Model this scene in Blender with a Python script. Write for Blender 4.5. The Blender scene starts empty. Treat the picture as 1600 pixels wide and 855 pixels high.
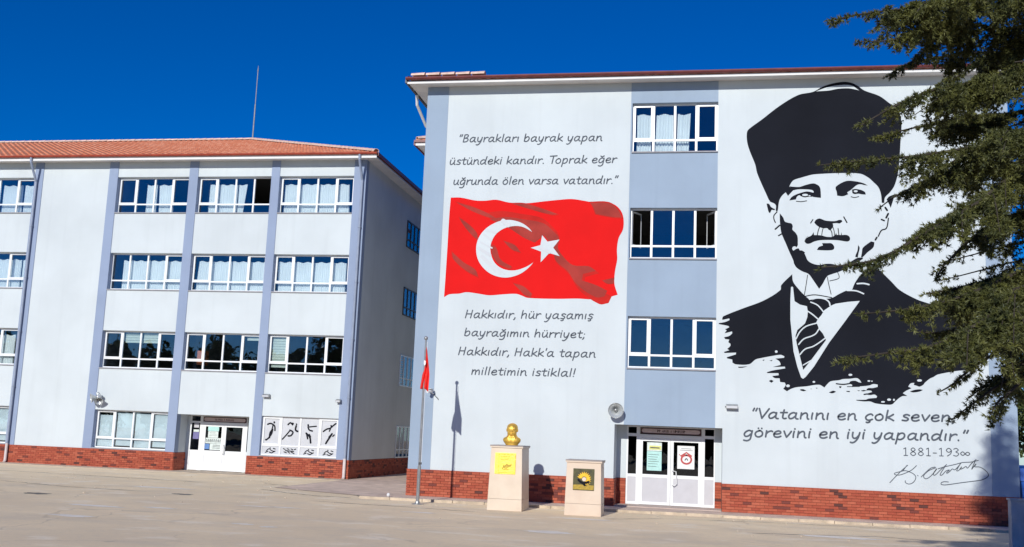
import bpy, bmesh, math, random
import numpy as np
from mathutils import Vector, Matrix, Euler
random.seed(7); RNG = np.random.default_rng(11)
SC = bpy.context.scene
COL = SC.collection
R = math.radians

# ---------------------------------------------------------------- camera
cam_data = bpy.data.cameras.new('camera')
cam = bpy.data.objects.new('camera', cam_data); COL.objects.link(cam)
SC.camera = cam
cam_data.sensor_width = 36.0
cam_data.lens = 1629.37/1600*36.0
cam_data.clip_start = 0.1; cam_data.clip_end = 2000
YAW, PITCH, ROLL = .1872, .152, .0403
Fv = Vector((-math.sin(YAW)*math.cos(PITCH), math.cos(YAW)*math.cos(PITCH), math.sin(PITCH)))
R0 = Vector((math.cos(YAW), math.sin(YAW), 0)); U0 = R0.cross(Fv)
Rv = R0*math.cos(ROLL)+U0*math.sin(ROLL); Uv = -R0*math.sin(ROLL)+U0*math.cos(ROLL)
M = Matrix.Identity(4)
for i in range(3):
    M[i][0] = Rv[i]; M[i][1] = Uv[i]; M[i][2] = -Fv[i]
M[0][3], M[1][3], M[2][3] = 0.0, -32.0233, 2.0319
cam.matrix_world = M

# ---------------------------------------------------------------- sky, sun, exposure
SUN_DIR = Vector((.13, 1.0, -.43)).normalized()          # the way the light travels
EL = math.asin(-SUN_DIR.z); AZ = math.atan2(-SUN_DIR.x, -SUN_DIR.y)
world = bpy.data.worlds.new('World'); SC.world = world; world.use_nodes = True
wn = world.node_tree; wn.nodes.clear()
sky = wn.nodes.new('ShaderNodeTexSky'); sky.sky_type = 'NISHITA'; sky.sun_disc = False
sky.sun_elevation = EL; sky.sun_rotation = AZ
sky.altitude = 1100; sky.air_density = 1.0; sky.dust_density = 0.0; sky.ozone_density = 8.0
hs = wn.nodes.new('ShaderNodeHueSaturation'); hs.inputs['Saturation'].default_value = 1.24; hs.inputs['Value'].default_value = .86; hs.inputs['Hue'].default_value = .513
bg = wn.nodes.new('ShaderNodeBackground'); bg.inputs['Strength'].default_value = 0.100
wo = wn.nodes.new('ShaderNodeOutputWorld')
wn.links.new(sky.outputs[0], hs.inputs['Color']); wn.links.new(hs.outputs[0], bg.inputs['Color']); wn.links.new(bg.outputs[0], wo.inputs['Surface'])
sd = bpy.data.lights.new('sun', 'SUN'); sd.energy = 3.75; sd.angle = R(.53); sd.color = (1.0, .965, .88)
sun = bpy.data.objects.new('sun', sd); COL.objects.link(sun); sun.location = (-10, -60, 40)
sun.rotation_euler = SUN_DIR.to_track_quat('-Z', 'Y').to_euler()
SC.view_settings.view_transform = 'Standard'; SC.view_settings.look = 'None'
SC.view_settings.exposure = 0.14; SC.view_settings.gamma = 1.0
SC.cycles.max_bounces = 8; SC.cycles.transparent_max_bounces = 16

# ---------------------------------------------------------------- materials
def new_mat(name):
    m = bpy.data.materials.new(name); m.use_nodes = True
    nt = m.node_tree; nt.nodes.clear()
    return m, nt
def N(nt, t, **k):
    n = nt.nodes.new(t)
    for a, v in k.items():
        if a in n.inputs.keys(): n.inputs[a].default_value = v
        else: setattr(n, a, v)
    return n
def mat(name, col, rough=.8, var=.08, vscale=1.2, bump=0.0, bscale=40, metal=0.0, spec=.5, streak=0.0, dirt=None, coat=0):
    """base colour with soft large-scale variation, optional vertical streaks and fine relief"""
    m, nt = new_mat(name)
    out = N(nt, 'ShaderNodeOutputMaterial'); b = N(nt, 'ShaderNodeBsdfPrincipled')
    b.inputs['Roughness'].default_value = rough; b.inputs['Metallic'].default_value = metal
    b.inputs['Specular IOR Level'].default_value = spec; b.inputs['Coat Weight'].default_value = coat
    g = N(nt, 'ShaderNodeNewGeometry')
    n1 = N(nt, 'ShaderNodeTexNoise'); n1.inputs['Scale'].default_value = vscale; n1.inputs['Detail'].default_value = 6
    nt.links.new(g.outputs['Position'], n1.inputs['Vector'])
    mix = N(nt, 'ShaderNodeMix', data_type='RGBA')
    mr = N(nt, 'ShaderNodeMapRange'); mr.inputs['From Min'].default_value = .35; mr.inputs['From Max'].default_value = .7
    nt.links.new(n1.outputs['Fac'], mr.inputs['Value']); nt.links.new(mr.outputs[0], mix.inputs['Factor'])
    mix.inputs['A'].default_value = (*[min(1, c*(1+var*.5)) for c in col], 1)
    d = dirt or [c*(1-var) for c in col]
    mix.inputs['B'].default_value = (*d, 1)
    last = mix.outputs['Result']
    if streak:
        mp = N(nt, 'ShaderNodeMapping'); mp.inputs['Scale'].default_value = (2.2, 2.2, .12)
        nt.links.new(g.outputs['Position'], mp.inputs['Vector'])
        n2 = N(nt, 'ShaderNodeTexNoise'); n2.inputs['Scale'].default_value = 1.6; n2.inputs['Detail'].default_value = 5
        nt.links.new(mp.outputs[0], n2.inputs['Vector'])
        m2 = N(nt, 'ShaderNodeMapRange'); m2.inputs['From Min'].default_value = .52; m2.inputs['From Max'].default_value = .78; m2.inputs['To Max'].default_value = streak
        nt.links.new(n2.outputs['Fac'], m2.inputs['Value'])
        mx = N(nt, 'ShaderNodeMix', data_type='RGBA'); mx.inputs['B'].default_value = (*[c*.72 for c in col], 1)
        nt.links.new(m2.outputs[0], mx.inputs['Factor']); nt.links.new(last, mx.inputs['A']); last = mx.outputs['Result']
    nt.links.new(last, b.inputs['Base Color'])
    if bump:
        n3 = N(nt, 'ShaderNodeTexNoise'); n3.inputs['Scale'].default_value = bscale; n3.inputs['Detail'].default_value = 4
        nt.links.new(g.outputs['Position'], n3.inputs['Vector'])
        bp = N(nt, 'ShaderNodeBump'); bp.inputs['Strength'].default_value = bump; bp.inputs['Distance'].default_value = .01
        nt.links.new(n3.outputs['Fac'], bp.inputs['Height']); nt.links.new(bp.outputs[0], b.inputs['Normal'])
    nt.links.new(b.outputs[0], out.inputs[0])
    return m
MT = {}
MT['white_wall'] = mat('white_plaster', (.550,.606,.640), .9, .07, .5, .35, 45, streak=.17)
MT['blue_wall'] = mat('grey_blue_plaster', (.285,.365,.475), .9, .07, .6, .35, 45, streak=.17)
MT['blue_wall_left'] = mat('lavender_blue_plaster', (.26,.325,.465), .9, .07, .6, .35, 45, streak=.17)
MT['side_wall'] = mat('side_plaster', (.60,.64,.66), .9, .08, .5, .35, 45, streak=.2)
MT['soffit'] = mat('soffit_paint', (.70,.69,.68), .85, .10, 1.5, .1, 30)
MT['fascia'] = mat('white_fascia', (.70,.71,.72), .6, .06, 3)
MT['gutter'] = mat('dark_red_gutter', (.15,.030,.032), .45, .25, 3)
MT['gutter_left'] = mat('rust_red_gutter', (.34,.045,.02), .5, .25, 3)
MT['pvc'] = mat('white_plastic_frame', (.76,.78,.80), .35, .04, 4)
MT['pvc_panel'] = mat('grey_white_door_panel', (.50,.50,.54), .4, .05, 4)
MT['sill'] = mat('grey_stone_sill', (.30,.30,.33), .7, .15, 5)
MT['pipe'] = mat('grey_blue_pipe', (.26,.31,.42), .5, .12, 4)
MT['pipe_pale'] = mat('pale_pipe_shoe', (.62,.55,.55), .6, .12, 4)
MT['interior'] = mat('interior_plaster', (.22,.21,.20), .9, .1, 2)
MT['mortar'] = mat('brick_mortar', (.27,.08,.05), .95, .2, 8, .3, 80)
MT['portrait'] = mat('charcoal_wall_paint', (.0095,.011,.017), .9, .25, .45, .2, 60, spec=.15)
MT['mid_red'] = mat('middle_red_mural_paint', (.50,.020,.016), .95, .15, 1.6, .2, 60, spec=.2)
MT['letter'] = mat('grey_lettering_paint', (.075,.09,.115), .85, .25, 3)
MT['paint_white'] = mat('white_mural_paint', (.550,.606,.640), .9, .05, .5)
MT['red_paint'] = mat('red_mural_paint', (.66,.010,.010), .95, .06, 1.0, .2, 60, spec=.2)
MT['dull_red'] = mat('dull_red_mural_paint', (.33,.034,.026), .95, .25, 1.6, .2, 60)
MT['grey_streak'] = mat('grey_mural_paint', (.55,.58,.62), .85, .05, 1)
MT['marble'] = mat('cream_marble', (.62,.525,.42), .45, .10, 2.5, .0, 40, dirt=(.60,.49,.385))
MT['marble_pink'] = mat('pinkish_marble', (.60,.49,.39), .45, .10, 2.5, dirt=(.59,.465,.365))
MT['marble_cap'] = mat('grey_marble_slab', (.28,.24,.23), .5, .1, 5)
MT['gold'] = mat('gold_paint_metal', (.80,.50,.09), .42, .15, 14, .15, 60, metal=.6)
MT['gold_plate'] = mat('yellow_gold_plate', (.95,.76,.10), .35, .10, 9, .6, 38, metal=.35)
MT['plate_shade'] = mat('dark_gold_engraving', (.50,.34,.05), .4, .2, 20, metal=.3)
MT['steel'] = mat('galvanised_steel', (.33,.34,.35), .4, .15, 8, metal=.6)
MT['dark_metal'] = mat('dark_metal', (.06,.06,.07), .5, .2, 10, metal=.3)
MT['horn'] = mat('grey_horn_enamel', (.52,.55,.56), .25, .08, 10, metal=.35, coat=.5)
MT['flag_cloth'] = mat('red_flag_cloth', (.78,.025,.018), .8, .1, 8, .3, 90)
MT['white_cloth'] = mat('white_flag_print', (.8,.8,.8), .8, .03, 8)
MT['kerb'] = mat('pale_kerb_stone', (.54,.445,.34), .9, .3, 3, .5, 30)
MT['sidewalk'] = mat('pinkish_pavement', (.62,.475,.39), .92, .25, 1.8, .5, 40)
MT['step'] = mat('step_stone', (.5,.40,.35), .85, .15, 3, .3, 40)
MT['low_wall'] = mat('painted_concrete', (.36,.385,.44), .9, .35, 1.6, .4, 30)
MT['blue_plastic'] = mat('blue_plastic', (.01,.09,.42), .4, .1, 4)
MT['paper'] = mat('poster_paper', (.62,.70,.68), .6, .12, 9)
MT['paper_cyan'] = mat('poster_cyan', (.40,.66,.64), .6, .1, 9)
MT['paper_yellow'] = mat('poster_yellow', (.62,.62,.20), .6, .1, 9)
MT['paper_blue'] = mat('poster_blue', (.10,.22,.50), .6, .1, 9)
MT['paper_red'] = mat('poster_red', (.42,.05,.05), .6, .1, 9)
MT['paper_dark'] = mat('poster_dark_print', (.05,.06,.07), .6, .1, 9)
MT['paper_purple'] = mat('poster_purple', (.16,.15,.34), .6, .1, 9)
MT['sign_face'] = mat('brown_sign_face', (.52,.42,.42), .6, .08, 9)
MT['sign_frame'] = mat('dark_red_sign_frame', (.07,.025,.028), .5, .1, 9)
MT['film'] = mat('frosted_window_film', (.50,.52,.56), .5, .06, 3)
MT['frost'] = mat('pale_paper_backing', (.66,.68,.69), .6, .14, 1.4)
MT['curtain'] = mat('cream_curtain_cloth', (.80,.79,.77), .95, .06, 2)
MT['blind'] = mat('pale_roller_blind', (.58,.60,.52), .8, .08, 5)
MT['orange_box'] = mat('orange_cardboard', (.55,.16,.06), .8, .1, 4)
MT['brown_curtain'] = mat('beige_door_panel', (.5,.46,.4), .8, .1, 4)
MT['plate_green'] = mat('dark_olive_photo_print', (.060,.055,.012), .35, .5, 9)
MT['petal'] = mat('sunflower_yellow_print', (.85,.50,.02), .35, .25, 30)
MT['plate_field'] = mat('golden_field_print', (.40,.27,.03), .35, .3, 20)
MT['bark'] = mat('cedar_bark', (.045,.036,.028), .95, .4, 6, 1, 30)

def brick_mat():
    m, nt = new_mat('glazed_brick')
    out = N(nt, 'ShaderNodeOutputMaterial'); b = N(nt, 'ShaderNodeBsdfPrincipled'); b.inputs['Roughness'].default_value = .8
    oi = N(nt, 'ShaderNodeObjectInfo'); at = N(nt, 'ShaderNodeAttribute', attribute_name='var')
    ad = N(nt, 'ShaderNodeMath', operation='ADD'); nt.links.new(oi.outputs['Random'], ad.inputs[0]); nt.links.new(at.outputs['Fac'], ad.inputs[1])
    fr = N(nt, 'ShaderNodeMath', operation='FRACT'); nt.links.new(ad.outputs[0], fr.inputs[0])
    cr = N(nt, 'ShaderNodeValToRGB'); cr.color_ramp.interpolation = 'CONSTANT'
    e = cr.color_ramp.elements
    cols = [(0,(0.352,0.072,0.035)),(.22,(0.396,0.090,0.045)),(.42,(0.326,0.061,0.031)),(.60,(0.422,0.104,0.055)),(.74,(0.361,0.076,0.039)),(.89,(0.167,0.038,0.027)),(.955,(0.097,0.029,0.023))]
    e[0].position = 0; e[0].color = (*cols[0][1], 1); e[1].position = cols[1][0]; e[1].color = (*cols[1][1], 1)
    for p, c in cols[2:]:
        q = e.new(p); q.color = (*c, 1)
    nt.links.new(fr.outputs[0], cr.inputs[0])
    g = N(nt, 'ShaderNodeNewGeometry'); n1 = N(nt, 'ShaderNodeTexNoise'); n1.inputs['Scale'].default_value = 14
    nt.links.new(g.outputs['Position'], n1.inputs['Vector'])
    mx = N(nt, 'ShaderNodeMix', data_type='RGBA', blend_type='MULTIPLY'); mx.inputs['Factor'].default_value = .5
    nt.links.new(cr.outputs[0], mx.inputs['A'])
    mr = N(nt, 'ShaderNodeMapRange'); mr.inputs['To Min'].default_value = .6; mr.inputs['To Max'].default_value = 1.35
    nt.links.new(n1.outputs['Fac'], mr.inputs['Value']); nt.links.new(mr.outputs[0], mx.inputs['B'])
    nt.links.new(mx.outputs['Result'], b.inputs['Base Color'])
    bp = N(nt, 'ShaderNodeBump'); bp.inputs['Strength'].default_value = .3; bp.inputs['Distance'].default_value = .006
    n2 = N(nt, 'ShaderNodeTexNoise'); n2.inputs['Scale'].default_value = 70; nt.links.new(g.outputs['Position'], n2.inputs['Vector'])
    nt.links.new(n2.outputs['Fac'], bp.inputs['Height']); nt.links.new(bp.outputs[0], b.inputs['Normal'])
    nt.links.new(b.outputs[0], out.inputs[0]); return m
MT['brick'] = brick_mat()

def glass_mat(name, tint=(.72,.80,.86), extra=.05, rough=.0):
    m, nt = new_mat(name)
    out = N(nt, 'ShaderNodeOutputMaterial')
    tr = N(nt, 'ShaderNodeBsdfTransparent'); tr.inputs[0].default_value = (*tint, 1)
    gl = N(nt, 'ShaderNodeBsdfGlossy'); gl.inputs['Roughness'].default_value = rough; gl.inputs[0].default_value = (.92,.95,1,1)
    fr = N(nt, 'ShaderNodeFresnel'); fr.inputs[0].default_value = 1.5
    ad = N(nt, 'ShaderNodeMath', operation='ADD', use_clamp=True); ad.inputs[1].default_value = extra
    nt.links.new(fr.outputs[0], ad.inputs[0])
    g = N(nt, 'ShaderNodeNewGeometry'); n1 = N(nt, 'ShaderNodeTexNoise'); n1.inputs['Scale'].default_value = 1.3
    nt.links.new(g.outputs['Position'], n1.inputs['Vector'])
    bp = N(nt, 'ShaderNodeBump'); bp.inputs['Strength'].default_value = .06; bp.inputs['Distance'].default_value = .05
    nt.links.new(n1.outputs['Fac'], bp.inputs['Height']); nt.links.new(bp.outputs[0], gl.inputs['Normal'])
    mx = N(nt, 'ShaderNodeMixShader'); nt.links.new(ad.outputs[0], mx.inputs[0]); nt.links.new(tr.outputs[0], mx.inputs[1]); nt.links.new(gl.outputs[0], mx.inputs[2])
    nt.links.new(mx.outputs[0], out.inputs[0]); return m
MT['glass'] = glass_mat('window_glass', (.90,.95,.97), .05)
MT['door_glass'] = glass_mat('dark_door_glass', (.5,.55,.6), .0)

def ground_mat():
    m, nt = new_mat('worn_tan_concrete')
    out = N(nt, 'ShaderNodeOutputMaterial'); b = N(nt, 'ShaderNodeBsdfPrincipled'); b.inputs['Roughness'].default_value = .92
    b.inputs['Specular IOR Level'].default_value = .25
    g = N(nt, 'ShaderNodeNewGeometry')
    def noise(sc, det=5, scale=(1,1,1)):
        mp = N(nt, 'ShaderNodeMapping'); mp.inputs['Scale'].default_value = scale
        nt.links.new(g.outputs['Position'], mp.inputs['Vector'])
        n = N(nt, 'ShaderNodeTexNoise'); n.inputs['Scale'].default_value = sc; n.inputs['Detail'].default_value = det
        nt.links.new(mp.outputs[0], n.inputs['Vector']); return n.outputs['Fac']
    def rng(s, a, b_, c=0., d=1.):
        q = N(nt, 'ShaderNodeMapRange'); q.inputs['From Min'].default_value = a; q.inputs['From Max'].default_value = b_; q.inputs['To Min'].default_value = c; q.inputs['To Max'].default_value = d
        nt.links.new(s, q.inputs['Value']); return q.outputs[0]
    def mixc(f, A, B):
        q = N(nt, 'ShaderNodeMix', data_type='RGBA'); nt.links.new(f, q.inputs['Factor'])
        for s, k in ((A, 'A'), (B, 'B')):
            if isinstance(s, tuple): q.inputs[k].default_value = (*s, 1)
            else: nt.links.new(s, q.inputs[k])
        return q.outputs['Result']
    c = mixc(rng(noise(.34, 7, (.9,1.1,1)), .40, .60), (.84,.675,.46), (.76,.61,.42))
    c = mixc(rng(noise(.6, 6, (.8,1.2,1)), .50, .66, 0, .5), c, (.62,.52,.40))
    c = mixc(rng(noise(1.1, 5, (.8,1.1,1)), .56, .68, 0, .7), c, (.88,.77,.62))
    c = mixc(rng(noise(9, 6), .45, .75, 0, .35), c, (.60,.50,.39))
    c = mixc(rng(noise(60, 3), .55, .75, 0, .35), c, (.86,.75,.61))
    # fine shrinkage cracks
    v = N(nt, 'ShaderNodeTexVoronoi', feature='DISTANCE_TO_EDGE'); v.inputs['Scale'].default_value = .33
    mp = N(nt, 'ShaderNodeMapping'); nt.links.new(g.outputs['Position'], mp.inputs['Vector'])
    nd = N(nt, 'ShaderNodeTexNoise'); nd.inputs['Scale'].default_value = 1.1; nd.inputs['Detail'].default_value = 5; nt.links.new(g.outputs['Position'], nd.inputs['Vector'])
    va = N(nt, 'ShaderNodeVectorMath', operation='MULTIPLY_ADD'); va.inputs[1].default_value = (1.2,1.2,0); nt.links.new(nd.outputs['Color'], va.inputs[0]); nt.links.new(mp.outputs[0], va.inputs[2])
    nt.links.new(va.outputs[0], v.inputs['Vector'])
    ck = rng(v.outputs['Distance'], .004, .014, 1, 0)
    gate = rng(noise(.22, 2), .5, .6)
    mu = N(nt, 'ShaderNodeMath', operation='MULTIPLY'); nt.links.new(ck, mu.inputs[0]); nt.links.new(gate, mu.inputs[1])
    mu2 = N(nt, 'ShaderNodeMath', operation='MULTIPLY'); nt.links.new(mu.outputs[0], mu2.inputs[0]); mu2.inputs[1].default_value = .28
    c = mixc(mu2.outputs[0], c, (.27,.22,.18))
    nt.links.new(c, b.inputs['Base Color'])
    bp = N(nt, 'ShaderNodeBump'); bp.inputs['Strength'].default_value = .5; bp.inputs['Distance'].default_value = .012
    nt.links.new(noise(35, 5), bp.inputs['Height']); nt.links.new(bp.outputs[0], b.inputs['Normal'])
    nt.links.new(b.outputs[0], out.inputs[0]); return m
MT['ground'] = ground_mat()
MT['stain'] = mat('dark_damp_patch', (.16,.15,.13), .9, .3, 3, .4, 30)
MT['pale_patch'] = mat('pale_worn_patch', (.82,.75,.66), .9, .15, 3, .3, 30)

def roof_mat():
    m, nt = new_mat('orange_clay_tile')
    out = N(nt, 'ShaderNodeOutputMaterial'); b = N(nt, 'ShaderNodeBsdfPrincipled'); b.inputs['Roughness'].default_value = .85
    g = N(nt, 'ShaderNodeNewGeometry')
    vt = N(nt, 'ShaderNodeTexVoronoi'); vt.inputs['Scale'].default_value = 3.2
    nt.links.new(g.outputs['Position'], vt.inputs['Vector'])
    cr = N(nt, 'ShaderNodeValToRGB'); e = cr.color_ramp.elements
    e[0].color = (.50,.155,.08,1); e[1].color = (.62,.27,.17,1); q = e.new(.5); q.color = (.56,.20,.11,1)
    sp = N(nt, 'ShaderNodeSeparateColor'); nt.links.new(vt.outputs['Color'], sp.inputs[0]); nt.links.new(sp.outputs[0], cr.inputs[0])
    nt.links.new(cr.outputs[0], b.inputs['Base Color']); nt.links.new(b.outputs[0], out.inputs[0]); return m
MT['tile'] = roof_mat()
MT['ridge'] = mat('pale_ridge_tile', (.70,.50,.42), .85, .25, 6)

def leaf_mat(name, a, b_, sc=2.5, seed=0.):
    m, nt = new_mat(name)
    out = N(nt, 'ShaderNodeOutputMaterial'); b = N(nt, 'ShaderNodeBsdfPrincipled'); b.inputs['Roughness'].default_value = .6
    g = N(nt, 'ShaderNodeNewGeometry')
    n1 = N(nt, 'ShaderNodeTexNoise'); n1.inputs['Scale'].default_value = sc; n1.inputs['Detail'].default_value = 5
    nt.links.new(g.outputs['Position'], n1.inputs['Vector'])
    at = N(nt, 'ShaderNodeAttribute', attribute_name='var')
    ad = N(nt, 'ShaderNodeMath', operation='MULTIPLY_ADD'); ad.inputs[1].default_value = .55
    mr = N(nt, 'ShaderNodeMapRange'); mr.inputs['From Min'].default_value = .35; mr.inputs['From Max'].default_value = .7; mr.inputs['To Max'].default_value = .5
    nt.links.new(n1.outputs['Fac'], mr.inputs['Value']); nt.links.new(at.outputs['Fac'], ad.inputs[0]); nt.links.new(mr.outputs[0], ad.inputs[2])
    mx = N(nt, 'ShaderNodeMix', data_type='RGBA'); mx.inputs['A'].default_value = (*a, 1); mx.inputs['B'].default_value = (*b_, 1)
    nt.links.new(ad.outputs[0], mx.inputs['Factor']); nt.links.new(mx.outputs['Result'], b.inputs['Base Color'])
    tl = N(nt, 'ShaderNodeBsdfTranslucent'); nt.links.new(mx.outputs['Result'], tl.inputs[0])
    ms = N(nt, 'ShaderNodeMixShader'); ms.inputs[0].default_value = .12
    nt.links.new(b.outputs[0], ms.inputs[1]); nt.links.new(tl.outputs[0], ms.inputs[2])
    nt.links.new(ms.outputs[0], out.inputs[0]); return m
MT['needles'] = leaf_mat('cedar_needles', (.020,.032,.013), (.165,.170,.040), 2.6)  # near-black and olive stand for shaded and sunlit needles, mixed into the colour
MT['leaves'] = leaf_mat('broad_leaves', (.030,.055,.015), (.10,.13,.03), 3)

# ---------------------------------------------------------------- mesh and object helpers
def round_poly(pts, lim=.9):
    P = [np.array(p, float) for p in pts]; n = len(P); ang = []
    for i in range(n):
        a = P[i]-P[i-1]; b = P[(i+1)%n]-P[i]
        ang.append(abs(math.atan2(a[0]*b[1]-a[1]*b[0], float(a@b))))
    T = []
    for i in range(n):
        T.append(np.zeros(2) if ang[i] > lim else (P[(i+1)%n]-P[i-1])/(np.linalg.norm(P[(i+1)%n]-P[i-1])+1e-9))
    Q = []
    for i in range(n):
        a, b = P[i], P[(i+1)%n]; L = np.linalg.norm(b-a); Q.append(tuple(a))
        if L < .012 or (ang[i] > lim and ang[(i+1)%n] > lim): continue
        ch = (b-a)/L; t0 = T[i]*L if ang[i] <= lim else (b-a); t1 = T[(i+1)%n]*L if ang[(i+1)%n] <= lim else (b-a)
        for t in (.25, .5, .75):
            h = (2*t**3-3*t*t+1)*a+(t**3-2*t*t+t)*t0+(-2*t**3+3*t*t)*b+(t**3-t*t)*t1
            Q.append((float(h[0]), float(h[1])))
    return Q
class MB:
    def __init__(s): s.v = []; s.f = []; s.var = []
    def add(s, vs, fs, var=0.0):
        o = len(s.v); s.v += [tuple(p) for p in vs]; s.f += [tuple(i+o for i in f) for f in fs]; s.var += [var]*len(vs); return s
    def box(s, x0, x1, y0, y1, z0, z1, var=0.0):
        return s.add([(x0,y0,z0),(x1,y0,z0),(x1,y1,z0),(x0,y1,z0),(x0,y0,z1),(x1,y0,z1),(x1,y1,z1),(x0,y1,z1)],
              [(0,3,2,1),(4,5,6,7),(0,1,5,4),(1,2,6,5),(2,3,7,6),(3,0,4,7)], var)
    def tube(s, pts, rad, n=8, cap=True):
        pts = [Vector(p) for p in pts]; rr = rad if isinstance(rad, (list, tuple)) else [rad]*len(pts)
        rings = []; prev = None
        for i, p in enumerate(pts):
            d = (pts[min(i+1, len(pts)-1)]-pts[max(i-1, 0)]).normalized()
            a = d.cross(Vector((0,0,1)) if abs(d.z) < .9 else Vector((1,0,0))).normalized() if prev is None else (prev-d*prev.dot(d)).normalized()
            prev = a; b = d.cross(a)
            rings.append([p+(a*math.cos(2*math.pi*k/n)+b*math.sin(2*math.pi*k/n))*rr[i] for k in range(n)])
        vs = [q for r_ in rings for q in r_]; fs = []
        for i in range(len(pts)-1):
            for k in range(n): fs.append((i*n+k, i*n+(k+1)%n, (i+1)*n+(k+1)%n, (i+1)*n+k))
        if cap: fs.append(tuple(range(n-1,-1,-1))); fs.append(tuple((len(pts)-1)*n+k for k in range(n)))
        return s.add(vs, fs)
    def lathe(s, prof, c, axis=(0,0,1), n=16):
        ax = Vector(axis).normalized(); a = ax.orthogonal().normalized(); b = ax.cross(a); c = Vector(c)
        vs = [c+ax*h+(a*math.cos(2*math.pi*k/n)+b*math.sin(2*math.pi*k/n))*r_ for r_, h in prof for k in range(n)]
        fs = [(i*n+k, i*n+(k+1)%n, (i+1)*n+(k+1)%n, (i+1)*n+k) for i in range(len(prof)-1) for k in range(n)]
        return s.add(vs, fs)
    def ball(s, c, r, n=8, sz=(1,1,1)):
        vs = []; m_ = n
        for i in range(m_+1):
            t = math.pi*i/m_
            for k in range(n*2): vs.append((c[0]+r*sz[0]*math.sin(t)*math.cos(math.pi*k/n), c[1]+r*sz[1]*math.sin(t)*math.sin(math.pi*k/n), c[2]+r*sz[2]*math.cos(t)))
        w = n*2
        return s.add(vs, [(i*w+k, (i+1)*w+k, (i+1)*w+(k+1)%w, i*w+(k+1)%w) for i in range(m_) for k in range(w)])
    def poly(s, pts, y, smooth=False):
        """flat polygon in a facade plane (list of x, z); gentle corners are rounded"""
        if smooth: pts = round_poly(pts)
        from mathutils.geometry import delaunay_2d_cdt
        V2, _, F2, _, _, _ = delaunay_2d_cdt([Vector(p) for p in pts], [], [list(range(len(pts)))], 1, 1e-6)
        fs = []
        for f in F2:
            ar = sum(V2[f[i]].x*V2[f[(i+1)%len(f)]].y-V2[f[(i+1)%len(f)]].x*V2[f[i]].y for i in range(len(f)))
            if abs(ar) > 1e-9: fs.append(tuple(f) if ar > 0 else tuple(reversed(f)))
        return s.add([(v.x, y, v.y) for v in V2], fs)
    def ribbon(s, pts, w, y, smooth=True):
        """brush stroke of width w in a facade plane"""
        P = [np.array(p, float) for p in pts]
        if len(P) == 1: P.append(P[0]+np.array([w*.4, 0]))
        if smooth and len(P) > 2:
            Q = []
            for i in range(len(P)-1):
                p0 = P[max(i-1,0)]; p1 = P[i]; p2 = P[i+1]; p3 = P[min(i+2,len(P)-1)]
                for t in (0,.25,.5,.75):
                    Q.append(.5*((2*p1)+(-p0+p2)*t+(2*p0-5*p1+4*p2-p3)*t*t+(-p0+3*p1-3*p2+p3)*t**3))
            Q.append(P[-1]); P = Q
        d0 = P[1]-P[0]; d0 = d0/(np.linalg.norm(d0)+1e-9); d1 = P[-1]-P[-2]; d1 = d1/(np.linalg.norm(d1)+1e-9)
        P = [P[0]-d0*w*.45, P[0]-d0*w*.25]+P+[P[-1]+d1*w*.25, P[-1]+d1*w*.45]
        L = []
        for i in range(len(P)):
            d = P[min(i+1,len(P)-1)]-P[max(i-1,0)]; d = d/(np.linalg.norm(d)+1e-9)
            k = w*.5*(.45 if i in (0, len(P)-1) else .85 if i in (1, len(P)-2) else 1)
            n_ = np.array([-d[1], d[0]])*k
            L.append((P[i]+n_, P[i]-n_))
        vs = []; fs = []
        for a, b in L: vs += [(a[0], y, a[1]), (b[0], y, b[1])]
        for i in range(len(L)-1): fs.append((2*i, 2*i+1, 2*i+3, 2*i+2))
        return s.add(vs, fs)
WL = {}
def props(o, label=None, cat=None, group=None, kind=None):
    if label: o['label'] = label
    if cat: o['category'] = cat
    if group: o['group'] = group
    if kind: o['kind'] = kind
    return o
def link_mesh(name, me, m, parent, c, smooth=False):
    o = bpy.data.objects.new(name, me); COL.objects.link(o)
    if m is not None and not me.materials: me.materials.append(MT[m] if isinstance(m, str) else m)
    if parent is not None:
        o.parent = parent; o.location = Vector(c)-WL[parent.name]
    else: o.location = c
    WL[o.name] = Vector(c)
    return o
def obj(name, mb, m, parent=None, smooth=False, base=False):
    """one mesh object from a builder in world coordinates; its origin goes to the centre (or the base) of its box"""
    A = np.array(mb.v, float); lo = A.min(0); hi = A.max(0); c = (lo+hi)/2
    if base or parent is None: c[2] = lo[2]
    me = bpy.data.meshes.new(name); me.from_pydata((A-c).tolist(), [], mb.f)
    if any(mb.var):
        at = me.attributes.new('var', 'FLOAT', 'POINT'); at.data.foreach_set('value', np.array(mb.var, np.float32))
    if smooth: me.polygons.foreach_set('use_smooth', [True]*len(me.polygons))
    me.update()
    return link_mesh(name, me, m, parent, c)
def thing(name, loc, label, cat, group=None):
    o = bpy.data.objects.new(name, None); COL.objects.link(o); o.location = loc; o.empty_display_size = .3
    WL[o.name] = Vector(loc); return props(o, label, cat, group)
def copy_tree(src, parent=None, loc=None):
    c = src.copy(); COL.objects.link(c); c.parent = parent
    if loc is not None: c.location = loc
    for ch in src.children: copy_tree(ch, c)
    WL[c.name] = Vector(c.location)
    return c

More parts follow.
